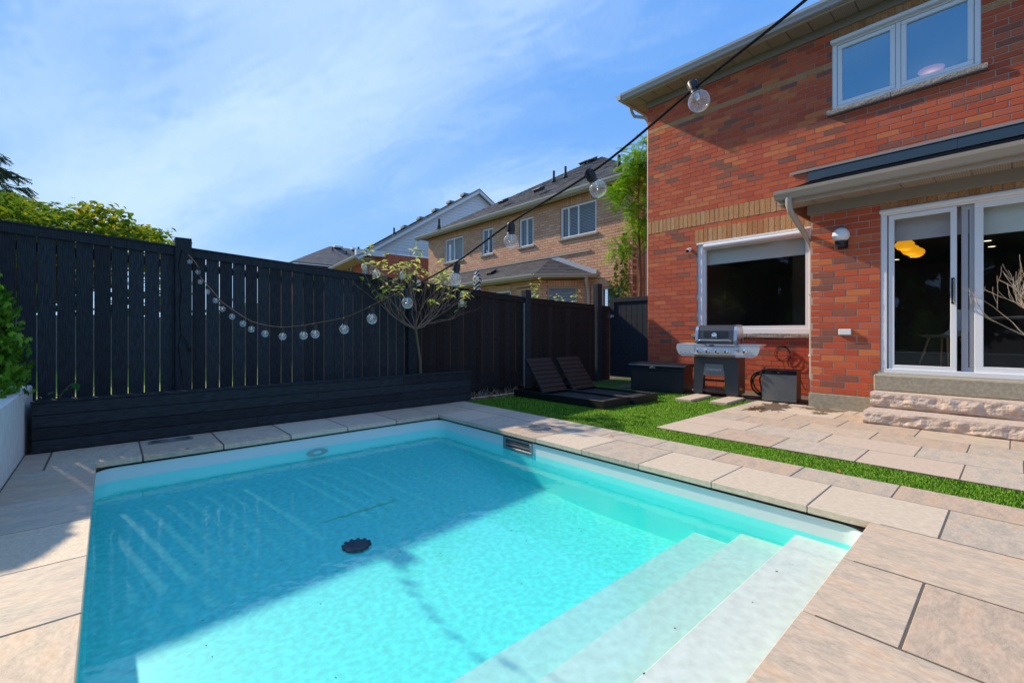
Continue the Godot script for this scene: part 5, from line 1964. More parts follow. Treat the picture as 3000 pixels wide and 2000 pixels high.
func rod_tree(b: MB, tips: Array, at: Vector3, dir: Vector3, l: float, r: float, level: int, bend: float, most: float, wild := 0.13) -> void:
	var ps := [at]
	var rs := [r]
	var d := dir
	var p := at
	var n := 4
	for i in n:
		d = (d + Vector3(rng.randf_range(-1, 1), rng.randf_range(-1, 1), rng.randf_range(-1, 1)) * wild + Vector3.UP * bend).normalized()
		p += d * l / n
		ps.append(p)
		rs.append(maxf(r * (1.0 - 0.55 * (i + 1) / n), 0.0011))
	b.tube(ps, rs, 5 if level > 0 else 7, false)
	if level >= 3 or p.y > most:
		tips.append([p, d])
		return
	var kids := rng.randi_range(2, 3)
	for k in kids:
		var s := rng.randf_range(0.35, 1.0) if k > 0 else 1.0
		var q: Vector3 = ps[clampi(int(round(s * n)), 1, n)]
		var nd := (d + Vector3(rng.randf_range(-1, 1), rng.randf_range(-0.3, 0.6), rng.randf_range(-1, 1)) * 0.75).normalized()
		rod_tree(b, tips, q, nd, l * rng.randf_range(0.6, 0.85), r * 0.62, level + 1, bend, most, wild)


func build_trees() -> void:
	# hydrangea standard in the planter
	rng.seed = 204
	var t := thing("hydrangea_tree", "small half-bare hydrangea tree with yellow-green leaves and white panicles, in the planter", "tree", P(3.51, 0.38, 6.0))
	var b := MB.new()
	b.tube([Vector3(0, 0, 0), Vector3(-0.01, 0.25, 0.0), Vector3(-0.05, 0.5, 0.0), Vector3(-0.09, 0.70, 0.01), Vector3(-0.10, 0.74, 0.01)], [0.024, 0.021, 0.019, 0.021, 0.024], 9)
	obj("trunk", b, mats.trunk, t)
	b = MB.new()
	var tips := []
	for k in 18:
		var a := TAU * k / 18 + rng.randf_range(-0.2, 0.2)
		var tilt := rng.randf_range(0.4, 1.5)
		rod_tree(b, tips, Vector3(-0.095, 0.72, 0.01), Vector3(cos(a) * tilt, rng.randf_range(0.25, 0.75), sin(a) * tilt * 0.5).normalized(), rng.randf_range(0.42, 0.60), 0.0085, 0, 0.12, 1.75, 0.24)
	obj("branches", b, mats.twig, t)
	var leaf := leaf_mesh(0.115, 0.050)
	var n := 0
	var upper := tips.filter(func(p): return p[0].y > 1.05)
	for i in upper.size():
		var other := rng.randi_range(0, upper.size() - 1)
		var keep = upper[i]
		upper[i] = upper[other]
		upper[other] = keep
	for i in upper.size():
		if n > 285:
			break
		if rng.randf() < 0.35 and upper.size() > 45:
			continue
		var p: Vector3 = upper[i][0]
		for k in rng.randi_range(3, 6):
			var a := rng.randf() * TAU
			var d := Vector3(cos(a), rng.randf_range(-0.45, 0.5), sin(a)).normalized()
			var s := rng.randf_range(0.65, 1.25)
			obj("leaf", leaf, mats.hydrangea_leaf if rng.randf() < 0.7 else mats.leaf_lime, t, Transform3D(Basis.looking_at(-d, Vector3.UP).scaled(Vector3.ONE * s), p - upper[i][1] * rng.randf_range(0.0, 0.12)))
			n += 1
	var heads := 0
	for i in tips.size():
		var p: Vector3 = tips[i][0]
		var dry := p.y < 1.05
		if heads >= 12 or p.y > 1.62 or (i * 7) % 11 != 3 or (dry and (i * 7) % 22 != 3):
			continue
		heads += 1
		var hr := rng.randf_range(0.028, 0.05)
		b = MB.new()
		for k in 90:
			var a := rng.randf() * TAU
			var y := rng.randf_range(-1, 1)
			var r: float = hr * sqrt(1 - y * y) * (1.0 - 0.3 * y)
			var c := Vector3(cos(a) * r, y * hr * 1.35, sin(a) * r)
			var m := c.normalized()
			var e1 := m.cross(Vector3(0.3, 1, 0.2)).normalized() * 0.009
			var e2 := m.cross(e1).normalized() * 0.009
			b.quad(c - e1 - e2, c + e1 - e2, c + e1 + e2, c - e1 + e2, m)
		obj("dry_flower_head" if dry else "flower_head", b, mats.dead_petal if dry else mats.petal, t, Transform3D(Basis(), p + Vector3(0, hr * 0.7, 0)))

	# bare shrub at the right edge, on the turf strip
	rng.seed = 61
	t = thing("bare_shrub", "bare pale-twigged standard shrub at the right edge before the sliding door", "shrub", P(4.43, -0.03, -0.27))
	b = MB.new()
	b.tube([Vector3(0, 0, 0), Vector3(0.01, 0.5, 0), Vector3(0.0, 0.95, 0)], [0.02, 0.017, 0.018], 9)
	obj("trunk", b, mats.trunk, t)
	b = MB.new()
	tips = []
	for k in 12:
		var a := TAU * k / 12 + rng.randf_range(-0.2, 0.2)
		rod_tree(b, tips, Vector3(0, 0.93, 0), Vector3(cos(a), rng.randf_range(0.1, 0.9), sin(a)).normalized(), 0.29, 0.005, 0, 0.10, 1.80, 0.2)
	obj("branches", b, mats.twig_pale, t)

	# leafy locust between the houses
	rng.seed = 19
	t = thing("locust_tree", "slender bright green feathery-leaved tree squeezed between the two brick houses", "tree", P(10.0, -0.2, 6.42))
	b = MB.new()
	b.tube([Vector3(0, 0, 0), Vector3(0.05, 2.5, 0.05), Vector3(0.0, 4.3, 0), Vector3(0.05, 5.7, 0.02)], [0.06, 0.045, 0.03, 0.01], 8)
	obj("trunk", b, mats.bark, t)
	var spray := MB.new()
	spray.tube([Vector3.ZERO, Vector3(0, 0.01, 0.14), Vector3(0, -0.03, 0.28)], [0.002, 0.0015, 0.001], 3, false)
	for k in 11:
		for s in [-1, 1]:
			var o := Vector3(0, 0.006 - 0.0004 * k * k, 0.03 + 0.024 * k)
			var l := 0.062 * (1.0 - absf(k - 5) * 0.05)
			var e := o + Vector3(s * l, -0.012, 0.018)
			spray.flat(o, o + Vector3(s * l * 0.5, 0.0, 0.020), e, Vector3.UP)
			spray.flat(o, e, o + Vector3(s * l * 0.5, 0.0, -0.003), Vector3.UP)
	var sm := spray.done()
	var xs := []
	var cs := []
	b = MB.new()
	var lobes := []
	for k in 42:
		var y := rng.randf_range(3.35, 5.95)
		var reach := 0.26 + 0.52 * (0.5 + 0.5 * sin(y * 4.3 + 0.6)) * clampf((6.1 - y) / 1.6, 0.25, 1)
		var a := rng.randf() * TAU
		var q := Vector3(cos(a) * reach * 0.9, y, sin(a) * reach)
		b.tube([Vector3(0.02, y - 0.25, 0.02), q * Vector3(0.6, 1, 0.6), q], [0.012, 0.007, 0.003], 4, false)
		lobes.append(q)
	obj("branches", b, mats.bark, t)
	for q in lobes:
		for k in 24:
			var d := Vector3(rng.randf_range(-1, 1), rng.randf_range(-0.7, 0.35), rng.randf_range(-1, 1)).normalized()
			var p: Vector3 = q + Vector3(rng.randf_range(-0.18, 0.18), rng.randf_range(-0.22, 0.2), rng.randf_range(-0.18, 0.18))
			xs.append(Transform3D(Basis.looking_at(-d, Vector3.UP).scaled(Vector3.ONE * rng.randf_range(0.7, 1.15)), p))
			cs.append(vary([Color(0.20, 0.42, 0.03), Color(0.30, 0.50, 0.035), Color(0.12, 0.30, 0.03)][rng.randi() % 3], 0.15))
	many("crown", sm, mats.leaf, xs, cs, t)

	# ivy up the tan house
	t = thing("ivy", "ivy climbing the tan brick wall at its right corner", "ivy", P(11.36, 0, 7.75))
	var lm := leaf_mesh(0.09, 0.085, 0.1)
	xs = []
	cs = []
	b = MB.new()
	for s in [[-0.02, 4.0, 0.10, 260], [0.25, 3.2, 0.07, 120], [0.42, 2.7, 0.05, 60], [-0.16, 2.6, 0.06, 60]]:
		b.tube([Vector3(0, 0, -s[0]), Vector3(0, s[1] * 0.5, -s[0] - 0.05), Vector3(0, s[1], -s[0])], [0.012, 0.008, 0.003], 5)
		for k in s[3]:
			var y: float = rng.randf_range(1.3, s[1])
			var p := Vector3(-rng.randf_range(0.0, 0.05), y, -s[0] - 0.03 * sin(y * 3) + rng.randf_range(-1, 1) * s[2] * (1.6 - y / s[1] * 0.8))
			var d := Vector3(-0.4, -1, rng.randf_range(-0.6, 0.6)).normalized()
			xs.append(Transform3D((Basis.looking_at(-d, Vector3(-1, 0.3, 0)) * Basis(Vector3.BACK, rng.randf_range(-0.5, 0.5))).scaled(Vector3.ONE * rng.randf_range(0.6, 1.1)), p))
			cs.append(vary([Color(0.11, 0.19, 0.03), Color(0.22, 0.26, 0.05), Color(0.07, 0.13, 0.03)][rng.randi() % 3], 0.2))
	obj("stem", b, mats.bark, t)
	many("leaves", lm, mats.leaf, xs, cs, t)

	# vines showing over the fence top
	for s in [[6.55, 6.62, 1.3, 2.18, 34, "yellow-green vine shoot standing above the fence before the neighbour's corner window"], [7.15, 6.62, 1.2, 1.86, 30, "yellow-green vine sprawling low over the fence top by the gate post"], [7.85, 6.7, 1.2, 2.05, 22, "dark green vine shoot close beside the tall gate post"]]:
		t = thing("vine", s[5], "vine", P(s[0], 0, s[1]), 0.0, "vines over the fence")
		b = MB.new()
		b.tube([Vector3(0, 0, 0), Vector3(0.03, s[2], 0), Vector3(0.0, s[3], 0.02)], [0.008, 0.006, 0.003], 5)
		obj("stem", b, mats.twig, t)
		for k in s[4]:
			var a := rng.randf() * TAU
			var y: float = rng.randf_range(s[2] + 0.3, s[3])
			var d := Vector3(cos(a), rng.randf_range(-0.5, 0.4), sin(a)).normalized()
			obj("leaf", lm, mats.hydrangea_leaf if rng.randf() < 0.5 else mats.leaf_lime, t, Transform3D(Basis.looking_at(-d, Vector3.UP).scaled(Vector3.ONE * rng.randf_range(0.6, 1.1)), Vector3(0.015, y, 0) + d * rng.randf_range(0.02, 0.16 if s[2] < 1.25 else 0.08)))

	# maple beyond the fence
	rng.seed = 8
	t = thing("maple_tree", "broad yellow-green maple crown rising behind the left part of the fence", "tree", P(-2.2, -0.1, 23.0))
	b = MB.new()
	b.tube([Vector3(0, 0, 0), Vector3(0.1, 1.4, 0), Vector3(0.0, 2.2, 0.1)], [0.22, 0.17, 0.15], 10)
	var clumps := []
	for k in 150:
		var a := rng.randf() * TAU
		var r := 4.9 * sqrt(rng.randf())
		var y := 2.0 + (3.75 - 0.012 * r * r * r) * (0.35 + 0.65 * pow(rng.randf(), 0.5)) + 0.25 * sin(a * 5 + r)
		var q := Vector3(cos(a) * r, y, sin(a) * r)
		clumps.append(q)
		if k % 2 == 0:
			b.tube([Vector3(0, 1.9, 0.1), Vector3(q.x * 0.35, 2.0 + (y - 2) * 0.5, q.z * 0.35), Vector3(q.x * 0.75, y - 0.35, q.z * 0.75), q], [0.07, 0.045, 0.025, 0.008], 5, false)
	obj("trunk", b, mats.bark, t)
	xs = []
	cs = []
	var ml := leaf_mesh(0.19, 0.17, 0.12)
	for q in clumps:
		var yellow := rng.randf() < 0.42
		for k in 95:
			var e := Vector3(rng.randf_range(-1, 1), rng.randf_range(-1, 1), rng.randf_range(-1, 1))
			var p: Vector3 = q + e * Vector3(0.62, 0.30, 0.62)
			var a := rng.randf() * TAU
			var d := Vector3(cos(a), rng.randf_range(-0.8, 0.1), sin(a)).normalized()
			xs.append(Transform3D(Basis.looking_at(-d, Vector3.UP).scaled(Vector3.ONE * rng.randf_range(0.7, 1.2)), p))
			cs.append(vary(Color(0.46, 0.40, 0.02) if yellow and rng.randf() < 0.75 else [Color(0.14, 0.24, 0.03), Color(0.22, 0.31, 0.03), Color(0.10, 0.18, 0.025)][rng.randi() % 3], 0.2))
	many("crown", ml, mats.leaf, xs, cs, t)

	# tall garden trees left of the deck: they show in the house's panes
	for s in [[-7.6, 10.0, 6.6, "leftmost dark garden tree mirrored in the ground floor window"], [-8.2, 6.0, 7.2, "dark garden tree mirrored in the ground floor window, nearer the house"], [-8.0, 1.8, 6.8, "dark garden tree mirrored in the sliding door"], [-8.4, -2.4, 7.0, "dark garden tree mirrored in the fixed door panel"]]:
		t = thing("garden_tree", s[3], "tree", P(s[0], -0.1, s[1]), 0.0, "dark trees left of the deck")
		b = MB.new()
		b.tube([Vector3(0, 0, 0), Vector3(0.1, 2.0, 0), Vector3(0, s[2] * 0.8, 0)], [0.18, 0.14, 0.04], 8)
		xs = []
		cs = []
		for k in 70:
			var a := rng.randf() * TAU
			var y: float = rng.randf_range(0.9, s[2] - 0.4)
			var r: float = 2.3 * sqrt(rng.randf()) * sqrt(clampf(1.05 - absf(y / s[2] - 0.42) * 1.5, 0.1, 1))
			var q := Vector3(cos(a) * r, y, sin(a) * r)
			if k % 3 == 0:
				b.tube([Vector3(0, y * 0.7, 0), q], [0.04, 0.01], 4, false)
			for i in 110:
				var p := q + Vector3(rng.randf_range(-0.55, 0.55), rng.randf_range(-0.4, 0.4), rng.randf_range(-0.55, 0.55))
				var d := Vector3(rng.randf_range(-1, 1), rng.randf_range(-0.8, 0.1), rng.randf_range(-1, 1)).normalized()
				xs.append(Transform3D(Basis.looking_at(-d, Vector3.UP).scaled(Vector3.ONE * rng.randf_range(1.5, 2.4)), p))
				cs.append(vary([Color(0.09, 0.19, 0.04), Color(0.15, 0.27, 0.05), Color(0.05, 0.11, 0.03)][rng.randi() % 3], 0.2))
		obj("trunk", b, mats.bark, t)
		many("crown", ml, mats.leaf_matt, xs, cs, t)

	# a loose hedge along the far side of the neighbour's lawn, seen in slits between the boards
	rng.seed = 17
	t = thing("neighbour_hedge", "loose green hedge across the neighbour's lawn, glimpsed through the fence gaps", "hedge", P(-3, -0.1, 20.2))
	b = MB.new()
	xs = []
	cs = []
	for k in 24:
		var u := -11.5 + k * 1.0 + rng.randf_range(-0.3, 0.3)
		var tall := rng.randf_range(2.1, 2.8)
		b.tube([Vector3(u, 0, 0), Vector3(u + 0.1, tall * 0.8, 0)], [0.05, 0.02], 5)
		for i in 150:
			var p := Vector3(u + rng.randf_range(-0.8, 0.8), rng.randf_range(0.35, tall), rng.randf_range(-0.5, 0.5))
			var d := Vector3(rng.randf_range(-1, 1), rng.randf_range(-0.8, 0.2), rng.randf_range(-1, 1)).normalized()
			xs.append(Transform3D(Basis.looking_at(-d, Vector3.UP).scaled(Vector3.ONE * rng.randf_range(1.2, 2.0)), p))
			cs.append(vary([Color(0.10, 0.19, 0.04), Color(0.16, 0.26, 0.05), Color(0.06, 0.12, 0.03)][rng.randi() % 3], 0.2))
	obj("stems", b, mats.bark, t)
	many("foliage", ml, mats.leaf, xs, cs, t)

	# spruce behind it
	rng.seed = 9
	t = thing("spruce_tree", "dark drooping spruce at the left edge, taller than the maple", "tree", P(-4.1, -0.1, 33.1))
	b = MB.new()
	b.tube([Vector3(0, 0, 0), Vector3(0, 10.2, 0)], [0.22, 0.02], 8)
	xs = []
	cs = []
	var needle := MB.new()
	for k in 9:
		var o := Vector3(0, -0.02 * k, 0.05 * k)
		for s in [-1, 1]:
			needle.flat(o, o + Vector3(s * 0.055, -0.05, 0.05), o + Vector3(s * 0.01, 0.0, 0.055), Vector3.UP)
		needle.flat(o, o + Vector3(0.012, -0.10, 0.02), o + Vector3(-0.012, 0, 0.04), Vector3.UP)
	var nm := needle.done()
	for k in 120:
		var y := 1.8 + 8.2 * pow(rng.randf(), 0.9)
		var reach := (10.4 - y) * 0.52 * rng.randf_range(0.7, 1.15) + 0.12
		var a := rng.randf() * TAU
		var d := Vector3(cos(a), 0, sin(a))
		var end := Vector3(0, y, 0) + d * reach + Vector3(0, -0.10 * reach + 0.12, 0)
		b.tube([Vector3(0, y, 0), Vector3(0, y - 0.12 * reach, 0) + d * reach * 0.6, end], [0.03, 0.015, 0.005], 4, false)
		var m := int(reach * 15) + 6
		for i in m:
			var s := pow(rng.randf(), 0.7)
			var p := Vector3(0, y - 0.16 * reach * sin(s * 2.6), 0) + d * reach * s
			var dd := (d + Vector3(rng.randf_range(-1, 1), rng.randf_range(-0.7, 0.1), rng.randf_range(-1, 1)) * 0.8).normalized()
			xs.append(Transform3D(Basis.looking_at(-dd, Vector3.UP).scaled(Vector3.ONE * rng.randf_range(0.7, 1.3)), p))
			cs.append(vary(Color(0.085, 0.14, 0.085), 0.25))
	obj("trunk", b, mats.bark, t)
	many("crown", nm, mats.leaf, xs, cs, t)

	# weeds
	rng.seed = 3
	t = thing("weed", "broad-leaved green weed growing in the planter at its left end", "plant", P(-0.36, 0.40, 6.0))
	b = MB.new()
	b.tube([Vector3(0, 0, 0), Vector3(0.04, 0.10, 0), Vector3(0.10, 0.17, 0.0)], [0.004, 0.003, 0.002], 5)
	b.tube([Vector3(0.02, 0.05, 0), Vector3(-0.02, 0.10, 0.02)], [0.003, 0.002], 5)
	obj("stem", b, mats.twig, t)
	var wl := leaf_mesh(0.14, 0.055, 0.15)
	for s in [[0.10, 0.17, 0.3, 1.2], [0.06, 0.13, 2.2, 0.8], [-0.02, 0.10, 3.6, 0.8], [0.02, 0.06, 5.2, 0.7], [0.07, 0.12, 5.9, 0.6]]:
		obj("leaf", wl, mats.leaf_dark, t, Transform3D((Basis(Vector3.UP, s[2]) * Basis(Vector3.RIGHT, 0.2)).scaled(Vector3.ONE * s[3]), Vector3(s[0], s[1], 0)))
	t = thing("dry_weeds", "dry straw weeds at the planter's right end beside the turf", "weeds", P(4.6, -0.03, 5.95))
	b = MB.new()
	for k in 240:
		var p := Vector3(rng.randf_range(-0.38, 1.1), 0, rng.randf_range(-0.30, 0.35))
		var d := Vector3(rng.randf_range(-1, 1), rng.randf_range(0.3, 1.2), rng.randf_range(-1, 1)).normalized()
		var l := rng.randf_range(0.05, 0.20)
		b.tube([p, p + d * l * 0.6, p + d * l + Vector3(0, -0.03, 0)], [0.0025, 0.002, 0.001], 3, false)
	obj("stalks", b, mats.twig_pale, t).set_meta("kind", "stuff")
	for k in 26:
		var a := rng.randf() * TAU
		obj("leaf", wl, mats.leaf_dark, t, Transform3D((Basis(Vector3.UP, a) * Basis(Vector3.RIGHT, -0.4)).scaled(Vector3.ONE * rng.randf_range(0.25, 0.55)), Vector3(rng.randf_range(-0.3, 1.0), rng.randf_range(0.02, 0.14), rng.randf_range(-0.25, 0.3))))


func build_furniture() -> void:
	var b := MB.new()
	# two sun loungers, backrests raised
	for k in 2:
		var t := thing("sun_lounger", ["low brown-black timber sun lounger nearer the pool, backrest raised", "low brown-black timber sun lounger nearer the house, backrest raised and scuffed"][k], "sun lounger", P(5.08 + 0.672 * k, -0.02, 3.80 - 0.05 * k), 0.012, "low timber sun loungers")
		var W := 0.655
		var Lg := 1.82
		for s in [0.0, W - 0.03]:
			b = MB.new()
			b.span(Vector3(s, 0.012, -Lg), Vector3(s + 0.03, 0.125, 0), 0.004)
			obj("side_board", b, mats.lounge_black, t)
		for s in [[-0.03, 0.0], [-Lg, -Lg + 0.03]]:
			b = MB.new()
			b.span(Vector3(0.031, 0.012, s[0]), Vector3(W - 0.031, 0.125, s[1]), 0.004)
			obj("end_board", b, mats.lounge_black, t)
		for i in 12:
			b = MB.new()
			var x0 := 0.036 + i * 0.0488
			b.span(Vector3(x0, 0.072, -1.22), Vector3(x0 + 0.040, 0.092, -0.035), 0.003)
			obj("seat_slat", b, mats.lounge_black, t)
		for sx in [0.05, W - 0.09]:
			for sz in [-0.09, -Lg + 0.05]:
				b = MB.new()
				b.span(Vector3(sx, 0.0, sz), Vector3(sx + 0.04, 0.07, sz + 0.04))
				obj("leg", b, mats.lounge_black, t)
		# backrest frame and its slats, hinged at z = -1.2
		var back := Transform3D(Basis(Vector3.RIGHT, 0.93), Vector3(0.035, 0.10, -1.20))  # local -z runs up the backrest
		for s in [0.0, W - 0.11]:
			b = MB.new()
			b.box(back * Transform3D(Basis(), Vector3(s + 0.02, 0.0, -0.33)), Vector3(0.035, 0.03, 0.66), 0.003)
			obj("backrest_rail", b, mats.lounge, t)
		for i in 8:
			b = MB.new()
			b.box(back * Transform3D(Basis(Vector3.UP, rng.randf_range(-0.004, 0.004)), Vector3((W - 0.07) / 2, 0.024, -0.045 - i * 0.0815)), Vector3(W - 0.07, 0.018, 0.074), 0.004)
			obj("backrest_slat", b, mats.lounge, t)
		b = MB.new()
		b.bar(back * Vector3(0.3, 0, -0.42), Vector3(0.33, 0.09, -1.72), 0.03, 0.03)
		obj("prop", b, mats.lounge_black, t)

	# storage box
	var ang := 0.17
	var t := thing("storage_box", "black ribbed plastic storage box with overhanging lid by the gate", "storage box", P(7.30, -0.03, 4.31), 0.0)
	t.transform.basis = Basis(Vector3(0.17, 0, 0.985), Vector3.UP, Vector3(-0.985, 0, 0.17))  # x along the front, z towards the viewer
	var bw := 0.98
	var bd := 0.50
	b = MB.new()
	var prof := PackedVector2Array([Vector2(-bw / 2 + 0.02, 0), Vector2(bw / 2 - 0.02, 0), Vector2(bw / 2, 0.46), Vector2(-bw / 2, 0.46)])
	b.prism(Transform3D(Basis(), Vector3(0, 0, -bd)), prof, bd)
	obj("body", b, mats.box_plastic, t)
	for i in 46:
		b = MB.new()
		var xx := -bw / 2 + 0.045 + i * (bw - 0.09) / 45.0
		b.bx(Vector3(xx * 0.985, 0.205, 0.0035), Vector3(0.012, 0.36, 0.008), 0.003)
		obj("front_rib", b, mats.box_plastic, t)
	b = MB.new()
	b.bx(Vector3(0, 0.425, 0.006), Vector3(bw - 0.02, 0.045, 0.016), 0.005)
	obj("front_band", b, mats.box_plastic, t)
	b = MB.new()
	b.prism(Transform3D(Basis(Vector3(0, 0, 1), Vector3.UP, Vector3(-1, 0, 0)), Vector3(bw / 2 + 0.025, 0, 0)), PackedVector2Array([Vector2(-bd - 0.03, 0.46), Vector2(0.03, 0.46), Vector2(0.035, 0.485), Vector2(0.0, 0.51), Vector2(-bd * 0.5, 0.535), Vector2(-bd - 0.03, 0.515)]), bw + 0.05)
	var lid := obj("lid", b, mats.box_plastic, t)
	for i in 34:
		b = MB.new()
		var xx := -bw / 2 + 0.03 + i * (bw - 0.06) / 33.0
		b.bar(Vector3(xx, 0.513, -0.01), Vector3(xx, 0.537, -bd * 0.5), 0.014, 0.008)
		obj("lid_rib", b, mats.box_plastic, lid)
	b = MB.new()
	b.bx(Vector3(-0.06, 0.452, 0.022), Vector3(0.10, 0.028, 0.03), 0.006)
	b.bx(Vector3(-0.06, 0.47, 0.034), Vector3(0.05, 0.016, 0.02), 0.004)
	obj("latch", b, mats.grey_plastic, t)
	build_grill()
	build_fridge()
	build_string()


func build_grill() -> void:
	var t := thing("barbecue_grill", "steel and dark grey gas barbecue with five knobs under the window", "barbecue", P(7.42, -0.01, 3.27))
	t.transform.basis = Basis(Vector3(0.150, 0, 0.9887), Vector3.UP, Vector3(-0.9887, 0, 0.150))  # x along the front, z towards the viewer
	var b := MB.new()
	# cart: two flared legs in front, a plain right side panel, a shelf
	for s in [[-0.375, -0.20, -0.385, -0.245], [0.075, 0.305, 0.125, 0.305]]:
		b = MB.new()
		b.prism(Transform3D(Basis(), Vector3(0, 0, -0.025)), PackedVector2Array([Vector2(s[2], 0.05), Vector2(s[3], 0.05), Vector2(s[1], 0.655), Vector2(s[0], 0.655)]), 0.025)
		obj("front_panel", b, mats.grill_grey, t)
	b = MB.new()
	b.prism(Transform3D(Basis(), Vector3(0, 0, -0.03)), PackedVector2Array([Vector2(-0.21, 0.53), Vector2(0.08, 0.53), Vector2(0.08, 0.655), Vector2(-0.21, 0.655)]), 0.024)
	obj("front_panel", b, mats.grill_grey, t)
	b = MB.new()
	b.prism(Transform3D(Basis(), Vector3(0, 0, -0.018)), PackedVector2Array([Vector2(-0.225, 0.355), Vector2(0.112, 0.355), Vector2(0.075, 0.545), Vector2(-0.20, 0.545)]), 0.024)
	var plate := obj("badge_plate", b, mats.grill_plate, t)
	var tm := TextMesh.new()
	tm.text = "Cuisinart"
	var sf := SystemFont.new()
	sf.font_names = PackedStringArray(["Droid Sans"])
	tm.font = sf
	tm.font_size = 32
	tm.pixel_size = 0.0018
	tm.depth = 0.003
	obj("lettering", tm, mats.steel_brushed, plate, Transform3D(Basis(), Vector3(-0.06, 0.455, 0.0075)))
	for s in [-0.375, 0.295]:
		b = MB.new()
		b.span(Vector3(s, 0.05, -0.46), Vector3(s + 0.012, 0.655, -0.02), 0.003)
		obj("side_panel", b, mats.grill_grey, t)
	b = MB.new()
	b.span(Vector3(-0.36, 0.085, -0.45), Vector3(0.29, 0.125, -0.03), 0.004)
	obj("lower_shelf", b, mats.grill_grey, t)
	b = MB.new()
	b.span(Vector3(-0.36, 0.12, -0.455), Vector3(-0.33, 0.65, -0.43))
	b.span(Vector3(0.10, 0.12, -0.455), Vector3(0.13, 0.65, -0.43))
	b.span(Vector3(-0.36, 0.22, -0.455), Vector3(0.29, 0.25, -0.43))
	obj("back_frame", b, mats.weathered, t)
	for s in [[-0.33, -0.05], [0.24, -0.05], [-0.33, -0.42], [0.24, -0.42]]:
		b = MB.new()
		b.tube([Vector3(s[0] - 0.012, 0.03, s[1]), Vector3(s[0] + 0.012, 0.03, s[1])], [0.03, 0.03], 14)
		b.bx(Vector3(s[0], 0.055, s[1]), Vector3(0.04, 0.03, 0.04), 0.006)
		obj("caster", b, mats.white_plastic if s[1] > -0.1 else mats.black_plastic, t)
	# head: control panel, side shelves
	var pan := [Vector2(0.02, 0.668), Vector2(0.085, 0.70), Vector2(0.075, 0.825), Vector2(0.04, 0.872), Vector2(-0.44, 0.872), Vector2(-0.44, 0.66)]
	var seg := [[-0.645, -0.352, "side_shelf"], [-0.349, 0.282, "control_panel"], [0.285, 0.63, "side_shelf"]]
	for s in seg:
		b = MB.new()
		var pts := PackedVector2Array()
		for q in pan:
			pts.append(Vector2(q.x, q.y if s[2] == "control_panel" or q.y > 0.8 else q.y))
		if s[2] == "control_panel":
			b.prism(Transform3D(Basis(Vector3(0, 0, 1), Vector3.UP, Vector3(-1, 0, 0)), Vector3(s[1], 0, 0)), pts, s[1] - s[0])
		else:
			# shelf ends are rounded off below
			var l := -1.0 if s[0] < 0 else 1.0
			var inner: float = s[1] if l < 0 else s[0]
			var outer: float = s[0] if l < 0 else s[1]
			var face := PackedVector2Array([Vector2(inner, 0.672), Vector2(outer - l * 0.10, 0.672), Vector2(outer - l * 0.04, 0.705), Vector2(outer - l * 0.012, 0.76), Vector2(outer, 0.828), Vector2(inner, 0.828)])
			b.prism(Transform3D(Basis(), Vector3(0, 0, 0.05)), face, 0.033)
			b.span(Vector3(minf(inner, outer), 0.845, -0.40), Vector3(maxf(inner, outer), 0.872, 0.05), 0.006)
			b.span(Vector3(minf(inner, outer - l * 0.03), 0.80, -0.38), Vector3(maxf(inner, outer - l * 0.03), 0.846, 0.05), 0.004)
		var o := obj(s[2], b, mats.steel_brushed, t)
		b = MB.new()
		b.quad(Vector3(s[0] + 0.002, 0.829, 0.0785), Vector3(s[1] - 0.002, 0.829, 0.0785), Vector3(s[1] - 0.002, 0.873, 0.046), Vector3(s[0] + 0.002, 0.873, 0.046), Vector3(0, 0.6, 0.8))
		obj("top_strip", b, mats.grill_plate, o)
		b = MB.new()
		b.quad(Vector3(s[0] + (0.08 if s[0] < -0.5 else 0.002), 0.668, 0.055), Vector3(s[1] - (0.08 if s[1] > 0.5 else 0.002), 0.668, 0.055), Vector3(s[1] - (0.08 if s[1] > 0.5 else 0.002), 0.700, 0.0875), Vector3(s[0] + (0.08 if s[0] < -0.5 else 0.002), 0.700, 0.0875), Vector3(0, -0.6, 0.8))
		obj("bottom_strip", b, mats.grill_plate, o)
	for xk in [-0.262, -0.125, 0.018, 0.160, 0.435]:
		var kx := Transform3D(Basis(Vector3.RIGHT, PI / 2 - 0.08), Vector3(xk, 0.762, 0.080))
		b = MB.new()
		b.lathe(kx, [Vector2(0.046, 0.0), Vector2(0.045, 0.008), Vector2(0.038, 0.012)], 20)
		var kb := obj("knob", b, mats.chrome, t)
		b = MB.new()
		b.lathe(kx, [Vector2(0.034, 0.010), Vector2(0.032, 0.034), Vector2(0.026, 0.040), Vector2(0, 0.041)], 20)
		b.box(kx * Transform3D(Basis(), Vector3(0, 0.044, 0)), Vector3(0.012, 0.012, 0.058), 0.003)
		obj("grip", b, mats.chrome, kb)
	b = MB.new()
	for xk in [-0.56, -0.49, -0.42]:
		b.tube([Vector3(xk, 0.728, 0.082), Vector3(xk, 0.728, 0.105), Vector3(xk, 0.738, 0.108)], [0.005, 0.004, 0.004], 6)
	obj("tool_hook", b, mats.black_plastic, t)
	b = MB.new()
	bars(b, Transform3D(), 0.318, 0.340, 0.755, 0.795, 0.005, 0.083, 0.085, 0.0)
	b.bx(Vector3(0.305, 0.778, 0.084), Vector3(0.010, 0.010, 0.003))
	obj("switch_mark", b, mats.black_plastic, t)
	b = MB.new()
	b.bx(Vector3(-0.075, 0.851, 0.066), Vector3(0.075, 0.022, 0.006), 0.002)
	obj("maker_badge", b, mats.black_plastic, t)
